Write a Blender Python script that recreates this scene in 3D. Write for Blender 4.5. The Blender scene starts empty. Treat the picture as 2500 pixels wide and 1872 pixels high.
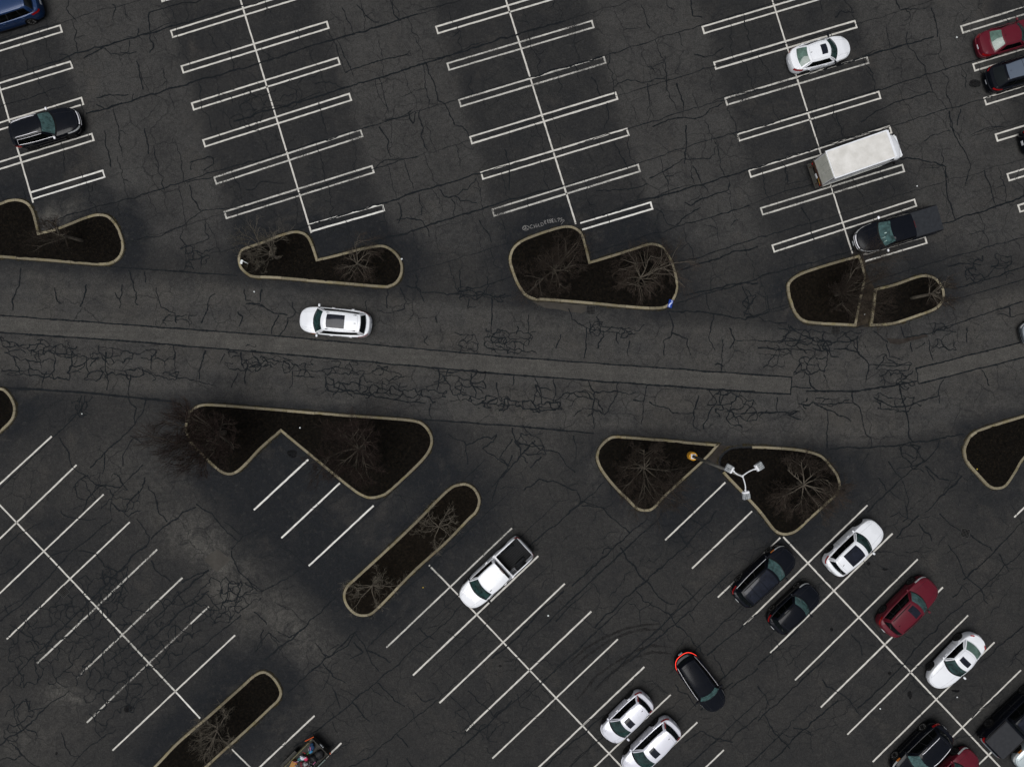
import bpy, bmesh, math, random
import numpy as np
from mathutils import Vector, Matrix, noise as mnoise

# ------------------------------------------------------------------ camera, world, sun, exposure
SC = bpy.context.scene
S = 0.0295            # metres of ground per survey unit
H = 51.0              # camera height
CXP, CYP = 1250.0, 936.0
cam_d = bpy.data.cameras.new("camera")
cam = bpy.data.objects.new("camera", cam_d)
SC.collection.objects.link(cam)
cam.location = (0, 0, H)
cam.rotation_euler = (0, 0, 0)
cam_d.sensor_width = 36
cam_d.angle = 2 * math.atan(1250 * S / H)
cam_d.clip_start = 0.5
cam_d.clip_end = 2000
SC.camera = cam

SUN_EL, SUN_AZ = math.radians(74), math.radians(225)
w = bpy.data.worlds.new("World")
SC.world = w
w.use_nodes = True
wn = w.node_tree
wn.nodes.clear()
sky = wn.nodes.new("ShaderNodeTexSky")
sky.sky_type = 'NISHITA'
sky.sun_disc = False
sky.sun_elevation = SUN_EL
sky.sun_rotation = SUN_AZ
sky.dust_density = 4.0
sky.air_density = 1.0
hsv = wn.nodes.new("ShaderNodeHueSaturation")
hsv.inputs['Saturation'].default_value = 0.28
bg = wn.nodes.new("ShaderNodeBackground")
bg.inputs['Strength'].default_value = 0.05
wo = wn.nodes.new("ShaderNodeOutputWorld")
wn.links.new(sky.outputs[0], hsv.inputs['Color'])
wn.links.new(hsv.outputs[0], bg.inputs['Color'])
wn.links.new(bg.outputs[0], wo.inputs['Surface'])

sd = bpy.data.lights.new("sun", 'SUN')
sd.energy = 1.5
sd.angle = math.radians(40)
sd.color = (1.0, 0.985, 0.96)
sun = bpy.data.objects.new("sun", sd)
SC.collection.objects.link(sun)
sun.rotation_euler = (math.radians(90) - SUN_EL, 0, math.pi - SUN_AZ)   # azimuth clockwise from north (+Y)

SC.view_settings.view_transform = 'Standard'
SC.view_settings.look = 'None'
SC.view_settings.gamma = 1
SC.view_settings.use_curve_mapping = False
SC.view_settings.exposure = 0.62

# ------------------------------------------------------------------ helpers
COL = SC.collection

def W(px, py, z=0.0):
    k = S * (H - z) / H
    return ((px - CXP) * k, (CYP - py) * k)

OFF = {'A1': (0, 0), 'A2': (600, 0), 'A3': (1200, 0), 'A4': (1850, 0),
       'B1': (0, 600), 'B2': (600, 600), 'B3': (1200, 600), 'B4': (1850, 600),
       'C1': (0, 1222), 'C2': (600, 1222), 'C3': (1200, 1222), 'C4': (1850, 1222)}
TK = 650.0 / 1656.0

def T(tile, pts):
    ox, oy = OFF[tile]
    return [(ox + TK * p[0], oy + TK * p[1]) for p in pts]

def new_obj(name, me, parent=None, kind=None, label=None, cat=None, group=None):
    o = bpy.data.objects.new(name, me)
    COL.objects.link(o)
    if parent is not None:
        o.parent = parent
    if kind: o['kind'] = kind
    if label: o['label'] = label
    if cat: o['category'] = cat
    if group: o['group'] = group
    return o

def mesh(name, verts, faces, mats, smooth=False, fm=None):
    me = bpy.data.meshes.new(name)
    me.from_pydata([tuple(v) for v in verts], [], faces)
    for m in (mats if isinstance(mats, (list, tuple)) else [mats]):
        me.materials.append(m)
    if fm is not None:
        me.polygons.foreach_set('material_index', fm)
    if smooth:
        me.polygons.foreach_set('use_smooth', [True] * len(me.polygons))
    me.update()
    return me

class MB:
    """collects simple solids into one mesh"""
    def __init__(self):
        self.v = []; self.f = []
    def add(self, v, f):
        n = len(self.v)
        self.v += [tuple(p) for p in v]
        self.f += [tuple(i + n for i in q) for q in f]
        return self
    def box(self, c, s, M=None, top=1.0):
        x, y, z = s[0] / 2, s[1] / 2, s[2] / 2
        vs = []
        for dz, k in ((-z, 1.0), (z, top)):
            for dx, dy in ((-x, -y), (x, -y), (x, y), (-x, y)):
                p = Vector((dx * k, dy * k, dz))
                if M is not None: p = M @ p
                vs.append((c[0] + p.x, c[1] + p.y, c[2] + p.z))
        return self.add(vs, [(3, 2, 1, 0), (4, 5, 6, 7), (0, 1, 5, 4), (1, 2, 6, 5), (2, 3, 7, 6), (3, 0, 4, 7)])
    def tube(self, pts, r, n=6, cap=True):
        pts = [Vector(p) for p in pts]
        rs = r if isinstance(r, (list, tuple)) else [r] * len(pts)
        vs = []; fs = []
        for i, p in enumerate(pts):
            a = pts[max(i - 1, 0)]; b = pts[min(i + 1, len(pts) - 1)]
            d = (b - a)
            d = d.normalized() if d.length > 1e-9 else Vector((0, 0, 1))
            up = Vector((0, 0, 1)) if abs(d.z) < 0.9 else Vector((1, 0, 0))
            e1 = d.cross(up).normalized(); e2 = d.cross(e1)
            for k in range(n):
                t = 2 * math.pi * k / n
                vs.append(p + (e1 * math.cos(t) + e2 * math.sin(t)) * rs[i])
        for i in range(len(pts) - 1):
            for k in range(n):
                k2 = (k + 1) % n
                fs.append((i * n + k, i * n + k2, (i + 1) * n + k2, (i + 1) * n + k))
        if cap:
            fs.append(tuple(range(n - 1, -1, -1)))
            fs.append(tuple((len(pts) - 1) * n + k for k in range(n)))
        return self.add(vs, fs)
    def lathe(self, prof, c=(0, 0, 0), axis='z', n=24):
        vs = []; fs = []
        for r, h in prof:
            for k in range(n):
                t = 2 * math.pi * k / n
                if axis == 'z': vs.append((c[0] + r * math.cos(t), c[1] + r * math.sin(t), c[2] + h))
                else: vs.append((c[0] + r * math.cos(t), c[1] + h, c[2] + r * math.sin(t)))
        for i in range(len(prof) - 1):
            for k in range(n):
                k2 = (k + 1) % n
                fs.append((i * n + k, i * n + k2, (i + 1) * n + k2, (i + 1) * n + k))
        fs.append(tuple(range(n))); fs.append(tuple((len(prof) - 1) * n + k for k in range(n)))
        return self.add(vs, fs)
    def build(self, name, mat, parent=None, smooth=False, sharp=None, **kw):
        me = mesh(name, self.v, self.f, mat, smooth)
        bm = bmesh.new(); bm.from_mesh(me)
        bmesh.ops.recalc_face_normals(bm, faces=bm.faces)
        bm.to_mesh(me); bm.free()
        if smooth and sharp: me.set_sharp_from_angle(angle=math.radians(sharp))
        return new_obj(name, me, parent, **kw)

# ------------------------------------------------------------------ materials
MATS = {}
def mat_new(name):
    m = bpy.data.materials.new(name); m.use_nodes = True
    nt = m.node_tree
    b = nt.nodes['Principled BSDF']
    return m, nt, b

def N(nt, typ, **kw):
    n = nt.nodes.new(typ)
    for k, v in kw.items():
        if k.startswith('i_'):
            key = k[2:].replace('_', ' ')
            n.inputs[int(key) if key.isdigit() else key].default_value = v
        else:
            setattr(n, k, v)
    return n

def noise_col(name, c1, c2, scale=8.0, rough=0.8, detail=4, bump=0.0, bscale=None, spec=0.3, metallic=0.0, objrand=0.0, coat=0.0):
    if name in MATS: return MATS[name]
    m, nt, b = mat_new(name)
    tc = N(nt, 'ShaderNodeTexCoord')
    nz = N(nt, 'ShaderNodeTexNoise', i_Scale=scale, i_Detail=detail, i_Roughness=0.6)
    nt.links.new(tc.outputs['Object'], nz.inputs['Vector'])
    rp = N(nt, 'ShaderNodeValToRGB')
    rp.color_ramp.elements[0].position = 0.32; rp.color_ramp.elements[0].color = (*c1, 1)
    rp.color_ramp.elements[1].position = 0.68; rp.color_ramp.elements[1].color = (*c2, 1)
    nt.links.new(nz.outputs['Fac'], rp.inputs['Fac'])
    out = rp.outputs['Color']
    if objrand:
        oi = N(nt, 'ShaderNodeObjectInfo')
        mr = N(nt, 'ShaderNodeMapRange'); mr.inputs['To Min'].default_value = 1 - objrand; mr.inputs['To Max'].default_value = 1 + objrand
        nt.links.new(oi.outputs['Random'], mr.inputs['Value'])
        hv = N(nt, 'ShaderNodeHueSaturation'); nt.links.new(mr.outputs[0], hv.inputs['Value']); nt.links.new(out, hv.inputs['Color'])
        out = hv.outputs['Color']
    nt.links.new(out, b.inputs['Base Color'])
    b.inputs['Roughness'].default_value = rough
    b.inputs['Specular IOR Level'].default_value = spec
    b.inputs['Metallic'].default_value = metallic
    b.inputs['Coat Weight'].default_value = coat
    if bump:
        n2 = N(nt, 'ShaderNodeTexNoise', i_Scale=bscale or scale * 2, i_Detail=5)
        nt.links.new(tc.outputs['Object'], n2.inputs['Vector'])
        bp = N(nt, 'ShaderNodeBump', i_Strength=bump, i_Distance=0.03)
        nt.links.new(n2.outputs['Fac'], bp.inputs['Height'])
        nt.links.new(bp.outputs[0], b.inputs['Normal'])
    MATS[name] = m
    return m

def paint(name, c, rough=0.35, coat=0.6, metallic=0.0, spec=0.4, dust=0.12):
    """car paint with a trace of road dust"""
    if name in MATS: return MATS[name]
    m, nt, b = mat_new(name)
    tc = N(nt, 'ShaderNodeTexCoord')
    nz = N(nt, 'ShaderNodeTexNoise', i_Scale=1.7, i_Detail=6, i_Roughness=0.65)
    nt.links.new(tc.outputs['Object'], nz.inputs['Vector'])
    mr = N(nt, 'ShaderNodeMapRange')
    mr.inputs['From Min'].default_value = 0.35; mr.inputs['From Max'].default_value = 0.8
    mr.inputs['To Min'].default_value = 0.0; mr.inputs['To Max'].default_value = dust
    nt.links.new(nz.outputs['Fac'], mr.inputs['Value'])
    mx = N(nt, 'ShaderNodeMix', data_type='RGBA')
    mx.inputs[6].default_value = (*c, 1); mx.inputs[7].default_value = (0.22, 0.21, 0.19, 1)
    nt.links.new(mr.outputs[0], mx.inputs[0])
    nt.links.new(mx.outputs[2], b.inputs['Base Color'])
    b.inputs['Roughness'].default_value = rough
    b.inputs['Metallic'].default_value = metallic
    b.inputs['Coat Weight'].default_value = coat
    b.inputs['Coat Roughness'].default_value = 0.04
    b.inputs['Specular IOR Level'].default_value = spec
    MATS[name] = m
    return m

WHITE = paint('white_paint', (0.70, 0.72, 0.76), coat=0.4, dust=0.12)
WHITE2 = paint('pearl_white_paint', (0.63, 0.64, 0.71), rough=0.3, metallic=0.15, coat=0.4, dust=0.12)
BLACK = paint('black_paint', (0.0030, 0.0040, 0.0070), coat=0.0, spec=0.14, dust=0.010, rough=0.14)
NAVY = paint('blue_paint', (0.004, 0.024, 0.085), coat=0.1, metallic=0.2, dust=0.015)
MAROON = paint('maroon_paint', (0.085, 0.005, 0.013), coat=0.0, spec=0.22, metallic=0.0, dust=0.015)
GREYBLUE = paint('grey_blue_paint', (0.075, 0.095, 0.13), coat=0.3, dust=0.05)
SILVER = paint('silver_paint', (0.42, 0.48, 0.50), coat=0.5, metallic=0.4, dust=0.05)
SILVERDK = paint('grey_paint', (0.10, 0.115, 0.13), coat=0.4, metallic=0.4, dust=0.05)
CREAM = noise_col('box_roof_white', (0.50, 0.49, 0.465), (0.64, 0.63, 0.61), scale=1.4, rough=0.7, detail=8, spec=0.2)
DOORCREAM = noise_col('door_panel_white', (0.42, 0.43, 0.38), (0.54, 0.54, 0.49), scale=3, rough=0.6, spec=0.3)
RUSTY = noise_col('rusty_steel', (0.010, 0.005, 0.004), (0.055, 0.024, 0.012), scale=9, rough=0.9, bump=0.3)
DKSTEEL = noise_col('dark_steel', (0.012, 0.012, 0.01), (0.035, 0.033, 0.028), scale=6, rough=0.7)
TRIM = noise_col('black_trim', (0.004, 0.004, 0.005), (0.010, 0.010, 0.011), scale=5, rough=0.55, spec=0.2)
LINER = noise_col('bed_liner', (0.004, 0.005, 0.006), (0.010, 0.011, 0.013), scale=30, rough=0.8, spec=0.15, bump=0.2)
RUBBER = noise_col('tyre_rubber', (0.006, 0.006, 0.006), (0.014, 0.014, 0.014), scale=20, rough=0.9, spec=0.15)
ALLOY = noise_col('alloy', (0.30, 0.29, 0.28), (0.42, 0.41, 0.40), scale=4, rough=0.35, metallic=0.7)
ALLOYDK = noise_col('dark_alloy', (0.05, 0.05, 0.052), (0.09, 0.09, 0.09), scale=4, rough=0.4, metallic=0.6)
CHROME = noise_col('bright_trim', (0.74, 0.74, 0.78), (0.86, 0.86, 0.90), scale=3, rough=0.28, metallic=0.1)
PLATE = noise_col('plate_white', (0.5, 0.52, 0.55), (0.65, 0.67, 0.7), scale=30, rough=0.5)
SEAM = noise_col('panel_gap', (0.02, 0.02, 0.022), (0.035, 0.035, 0.04), scale=5, rough=0.9, spec=0.1)
SEAMW = noise_col('panel_gap_pale', (0.30, 0.31, 0.34), (0.36, 0.37, 0.4), scale=5, rough=0.9, spec=0.1)
REDL = noise_col('red_lens', (0.22, 0.003, 0.004), (0.36, 0.006, 0.008), scale=12, rough=0.15, coat=0.5)
AMBER = noise_col('amber_lens', (0.45, 0.14, 0.02), (0.6, 0.2, 0.04), scale=12, rough=0.2, coat=0.5)
LENS = noise_col('clear_lens', (0.42, 0.44, 0.45), (0.75, 0.76, 0.76), scale=14, rough=0.12, coat=0.5)

def glass(name, c, spec=0.5, vary=0.35):
    if name in MATS: return MATS[name]
    m, nt, b = mat_new(name)
    tc = N(nt, 'ShaderNodeTexCoord')
    nz = N(nt, 'ShaderNodeTexNoise', i_Scale=2.6, i_Detail=6, i_Roughness=0.7, i_Distortion=0.8)
    nt.links.new(tc.outputs['Object'], nz.inputs['Vector'])
    rp = N(nt, 'ShaderNodeValToRGB')
    rp.color_ramp.elements[0].position = 0.35; rp.color_ramp.elements[0].color = (*[x * (1 - vary) for x in c], 1)
    rp.color_ramp.elements[1].position = 0.65; rp.color_ramp.elements[1].color = (*[x * (1 + vary) for x in c], 1)
    nt.links.new(nz.outputs['Fac'], rp.inputs['Fac'])
    nt.links.new(rp.outputs['Color'], b.inputs['Base Color'])
    b.inputs['Roughness'].default_value = 0.06
    b.inputs['Specular IOR Level'].default_value = spec
    MATS[name] = m
    return m
GL_TEAL = glass('windscreen_glass', (0.012, 0.030, 0.029), spec=.4, vary=.75)  # strong mottling paints reflections and dim seats into the glass colour
GL_PALE = glass('pale_windscreen_glass', (0.042, 0.084, 0.084), spec=.4, vary=.6)
GL_GREEN = glass('green_tinted_glass', (0.07, 0.12, 0.10))
GL_DK = glass('side_glass', (0.001, 0.0015, 0.0015), spec=0.15)
GL_ROOF = glass('sunroof_glass', (0.009, 0.011, 0.018), spec=0.2)
GL_GREY = glass('dark_rear_glass', (0.004, 0.006, 0.007), spec=0.3)

def emit(name, c, e):
    m, nt, b = mat_new(name)
    b.inputs['Base Color'].default_value = (*c, 1)
    b.inputs['Emission Color'].default_value = (*c, 1)
    b.inputs['Emission Strength'].default_value = e
    return m
BRAKE = emit('lit_brake_light', (1.0, 0.05, 0.03), 1.0)

# ------------------------------------------------------------------ islands (outer kerb line)
def dens(pts, step=6.0):
    """Catmull-Rom through closed points; a third item marks a sharp corner"""
    n = len(pts)
    P = [Vector((p[0], p[1])) for p in pts]
    C = [len(p) > 2 for p in pts]
    out = []
    for i in range(n):
        p1, p2 = P[i], P[(i + 1) % n]
        p0 = P[i - 1] if not C[i] else p1 - (p2 - p1) * 0.5
        p3 = P[(i + 2) % n] if not C[(i + 1) % n] else p2 + (p2 - p1) * 0.5
        k = max(1, int((p2 - p1).length / step))
        for j in range(k):
            t = j / k
            q = 0.5 * ((2 * p1) + (p2 - p0) * t + (2 * p0 - 5 * p1 + 4 * p2 - p3) * t * t + (3 * p1 - p0 - 3 * p2 + p3) * t ** 3)
            out.append((q.x, q.y, C[i] and j == 0))
    return out

def c3(l):  # mark
    return l
ISL = {}
ISL[1] = [(p[0], p[1]) for p in T('A1', [(-250, 1300), (-100, 1290), (0, 1266), (60, 1244), (120, 1240), (175, 1258), (212, 1300), (232, 1360)])] + \
    [(*T('A1', [(252, 1446)])[0], 1)] + T('A1', [(340, 1425), (430, 1392), (530, 1352), (610, 1331), (680, 1342), (735, 1400), (768, 1480), (778, 1540), (762, 1595), (720, 1635), (650, 1654), (500, 1645), (250, 1625), (0, 1606), (-250, 1585), (-330, 1440)])
ISL[2] = [(600, 604), (639, 591), (678.5, 575), (714, 565), (737, 566), (755, 577), (767, 600.5), (777.5, 632, 1), (820, 622), (875, 607.6), (914, 600), (937.5, 599), (961, 610), (977, 628), (984.6, 649), (982.7, 672), (971, 692), (953, 702), (930, 703.5), (796, 692), (678.5, 682), (623.5, 679.7), (604, 672.6), (586.8, 655), (581.7, 631), (588, 612)]
ISL[3] = [(1242, 636), (1247, 612), (1263, 593), (1294, 577), (1349, 558), (1380.5, 551), (1404, 555), (1422, 571), (1431.6, 600.5), (1441, 638, 1), (1475, 628), (1533.6, 610), (1573, 596.6), (1592.5, 593.5), (1616, 600.5), (1631.8, 620), (1643.5, 643), (1653, 678.5), (1655, 706), (1645.5, 733), (1627.8, 751), (1604, 756), (1553, 754), (1435.5, 743), (1337, 735), (1302, 732.7), (1278.5, 719.7), (1259, 690), (1246, 655)]
ISL[4] = [(1920.6, 713.8), (1920.6, 694), (1932, 678.5), (1960, 663), (2022.7, 643), (2096.5, 622.4, 1), (2105, 643), (2112, 674.6), (2112, 684), (2101, 733), (2088.6, 797.4, 1), (1987, 791.5), (1956, 784.5), (1938, 765), (1926.5, 737)]
ISL[5] = [(2120.8, 797, 1), (2126.7, 757), (2133.4, 705, 1), (2183.6, 692), (2226.8, 676.5), (2254, 670.6), (2279.8, 676.5), (2297.5, 696), (2304.5, 717.8), (2299.4, 739), (2281.8, 757), (2242.5, 772.7), (2191.5, 790), (2164, 795)]
ISL[6] = [(455, 1028), (461, 1008), (477, 992.5), (498.5, 985), (549.5, 986.6), (650, 994.5), (717.8, 1000), (835.5, 1010), (953, 1018), (1012, 1024), (1035.7, 1033.7), (1053, 1055), (1058, 1075), (1053, 1096.5), (1035.7, 1122), (992.5, 1165), (953, 1200.5), (933.6, 1212), (906, 1217), (882.6, 1210), (851, 1189), (776.6, 1128), (687, 1054.5, 1), (639, 1096.5), (605, 1133), (582, 1153), (561, 1159.5), (537.7, 1151.5), (510, 1128), (487, 1104), (463, 1077), (453, 1051)]
ISL[7] = [(1122, 1179), (1145.6, 1180), (1165, 1196.6), (1174, 1222), (1165, 1249.5), (1145.6, 1269), (1090.6, 1326), (1012, 1396.7), (953, 1457.5), (925.8, 1485), (906, 1500.7), (882.6, 1503.8), (863, 1496.8), (845, 1477), (838, 1453.6), (845, 1430), (867, 1408.4), (933.6, 1347.6), (1012, 1273), (1090.6, 1194.6)]
ISL[8] = [(1455, 1122), (1456, 1104), (1467, 1082.8), (1486.5, 1067), (1510, 1063), (1592.5, 1069), (1757, 1083.6, 1), (1726, 1118), (1671, 1169), (1624, 1212), (1596, 1241.7), (1577, 1248), (1555, 1243.7), (1533.6, 1224), (1498, 1189), (1467, 1149.5)]
ISL[9] = [(1793, 1090), (1850, 1088), (1928.5, 1092.6), (1975.6, 1100), (2007, 1112), (2030.5, 1137.7), (2046, 1161), (2051, 1185), (2042, 1208), (2022.7, 1226), (1979.5, 1265), (1948, 1294.6), (1928.5, 1304), (1909, 1305.6), (1889, 1296.6), (1869.6, 1273), (1850, 1247.5), (1810, 1204), (1769, 1161), (1752, 1138), (1757, 1113), (1773, 1097)]
ISL[10] = [(592, 1670), (614, 1650), (638, 1636), (659, 1640), (678.5, 1659.6), (690, 1685), (684, 1706.7), (659, 1732), (600, 1787), (506, 1872), (440, 1935), (400, 1975), (360, 1990), (320, 1985), (300, 1955), (312, 1930), (373, 1872), (431.7, 1810.7), (490.6, 1759.7), (545, 1712)]
ISL[11] = [(0, 944.6), (19.6, 953), (35, 973), (42, 996.4), (35, 1024), (0, 1059), (-80, 1120), (-140, 1110), (-160, 1020), (-140, 955), (-70, 940)]
ISL[12] = [(2500, 1011), (2438.7, 1029.8), (2387.7, 1047), (2364, 1063), (2350.4, 1090.6), (2350, 1110), (2360, 1133.8), (2387.7, 1165), (2411, 1188.7), (2431, 1194.6), (2454, 1186.8), (2478, 1153), (2500, 1118), (2560, 1060), (2610, 1010), (2590, 985), (2550, 992)]
ISLD = {k: [(*W(p[0], p[1]), p[2]) for p in dens(v)] for k, v in ISL.items()}

# ------------------------------------------------------------------ ground sheet with wear map
ALLP = np.array([(p[0], p[1]) for k in ISLD for p in ISLD[k]])
def tick(lo, hi, st):
    return list(np.arange(lo, hi + 1e-6, st))
gx = np.array([-420, -260, -160, -100, -70, -52] + tick(-42, 42, 0.25) + [52, 70, 100, 160, 260, 420])
gy = np.array([-420, -260, -160, -100, -70, -48] + tick(-32, 32, 0.25) + [48, 70, 100, 160, 260, 420])
GX, GY = np.meshgrid(gx, gy)
nv = GX.size
co = np.zeros((nv, 3)); co[:, 0] = GX.ravel(); co[:, 1] = GY.ravel()
pxs = co[:, 0] / S + CXP; pys = CYP - co[:, 1] / S
dist = np.full(nv, 1e9)
for i in range(0, len(ALLP), 40):
    d = np.sqrt(((co[:, None, :2] - ALLP[None, i:i + 40]) ** 2).sum(2)).min(1)
    dist = np.minimum(dist, d)
def seg_dist(px, py, pl):
    d = np.full(px.shape, 1e9)
    for (x0, y0), (x1, y1) in zip(pl[:-1], pl[1:]):
        dx, dy = x1 - x0, y1 - y0
        t = np.clip(((px - x0) * dx + (py - y0) * dy) / (dx * dx + dy * dy), 0, 1)
        d = np.minimum(d, np.hypot(px - x0 - t * dx, py - y0 - t * dy))
    return d
ROAD = [(-3000, 590), (-50, 786), (650, 840), (1250, 897), (1850, 945), (2100, 938), (2500, 855), (3400, 660)]
rd = seg_dist(pxs, pys, ROAD)
road = np.clip((165 - rd) / 45, 0, 1)
sm = lambda v: v * v * (3 - 2 * v)
road = sm(road)
def blob(x, y, rx, ry=None, ang=0.0):
    ry = ry or rx
    c, s_ = math.cos(math.radians(ang)), math.sin(math.radians(ang))
    dx, dy = pxs - x, pys - y
    u = dx * c + dy * s_; v = -dx * s_ + dy * c
    return np.exp(-(u / rx) ** 2 - (v / ry) ** 2)
# sealcoat still dark close to kerbs and in rarely used stalls
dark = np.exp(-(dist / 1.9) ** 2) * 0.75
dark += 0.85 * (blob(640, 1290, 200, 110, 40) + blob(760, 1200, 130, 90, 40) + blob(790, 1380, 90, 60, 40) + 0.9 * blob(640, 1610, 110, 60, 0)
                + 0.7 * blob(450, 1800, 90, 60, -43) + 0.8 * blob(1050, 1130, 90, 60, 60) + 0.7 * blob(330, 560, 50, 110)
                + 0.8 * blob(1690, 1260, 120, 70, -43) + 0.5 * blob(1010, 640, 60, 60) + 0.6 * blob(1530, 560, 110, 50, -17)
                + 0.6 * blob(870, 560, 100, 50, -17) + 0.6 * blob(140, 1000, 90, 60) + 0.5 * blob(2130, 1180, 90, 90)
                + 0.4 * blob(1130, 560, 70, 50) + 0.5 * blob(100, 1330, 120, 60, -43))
# stalls in the upper lot keep more coating than the aisles
vx, vy = 0.2893, 0.9573; ux, uy = 0.9573, -0.2893
cen = [(78, 490), (759, 569), (1406, 547), (2081, 618), (2760, 600)]
up_lot = np.clip((ROAD and (rd * 0 + 1)), 0, 1) * np.clip((640 - pys + 0.0 * pxs) / 60, 0, 1)
st = np.zeros(nv)
for cx_, cy_ in cen:
    uu = (pxs - cx_) * ux + (pys - cy_) * uy
    st = np.maximum(st, np.clip((205 - np.abs(uu)) / 50, 0, 1))
dark += 0.38 * sm(st) * up_lot
aisle = (1 - sm(st)) * up_lot
# lower lot
lowl = np.clip((pys - 1200) / 80, 0, 1)
low_c = [((1098, 1432), 175), ((1972, 1375), 175), ((40, 1276), 170)]
st2 = np.zeros(nv)
for (cx_, cy_), hw in low_c:
    uu = (pxs - cx_) * 0.725 + (pys - cy_) * -0.689
    st2 = np.maximum(st2, np.clip((230 - np.abs(uu)) / 50, 0, 1))
dark += 0.22 * sm(st2) * lowl
pale = (blob(530, 1365, 55, 40, 45) + 0.9 * blob(545, 1450, 25, 45, -30) + 0.7 * blob(470, 1300, 60, 50) + 0.9 * blob(190, 1705, 35, 22) + 0.9 * blob(140, 1690, 30, 25)
        + 0.8 * blob(700, 1510, 45, 80, -35) + 0.7 * blob(600, 1440, 40, 60) + 0.6 * blob(760, 1580, 60, 50) + 0.8 * blob(140, 520, 90, 25, -15) + 0.5 * blob(120, 555, 40, 30)
        + 0.4 * blob(600, 1530, 50, 60) + 0.5 * blob(1480, 765, 60, 15) + 0.4 * blob(60, 1800, 130, 80) + 0.35 * blob(400, 1260, 130, 60, 30)
        + 0.3 * blob(330, 1130, 120, 60) + 0.35 * blob(1540, 1290, 60, 30) + 0.4 * blob(1450, 1150, 25, 70) + 0.35 * blob(1290, 1090, 90, 50))
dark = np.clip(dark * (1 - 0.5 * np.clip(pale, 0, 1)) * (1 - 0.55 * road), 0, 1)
pale = np.clip(pale, 0, 1)
nx_, ny_ = len(gx), len(gy)
ii = np.arange(nx_ * ny_).reshape(ny_, nx_)
quads = np.stack([ii[:-1, :-1], ii[:-1, 1:], ii[1:, 1:], ii[1:, :-1]], -1).reshape(-1, 4)
gme = bpy.data.meshes.new('asphalt_ground')
gme.vertices.add(nv); gme.vertices.foreach_set('co', co.ravel())
gme.loops.add(quads.size); gme.loops.foreach_set('vertex_index', quads.ravel().astype(np.int32))
gme.polygons.add(len(quads)); gme.polygons.foreach_set('loop_start', np.arange(0, quads.size, 4, dtype=np.int32))
gme.update(calc_edges=True); gme.validate()
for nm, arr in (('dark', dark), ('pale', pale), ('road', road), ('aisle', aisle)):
    a = gme.attributes.new(nm, 'FLOAT', 'POINT'); a.data.foreach_set('value', arr.astype(np.float32))

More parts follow.
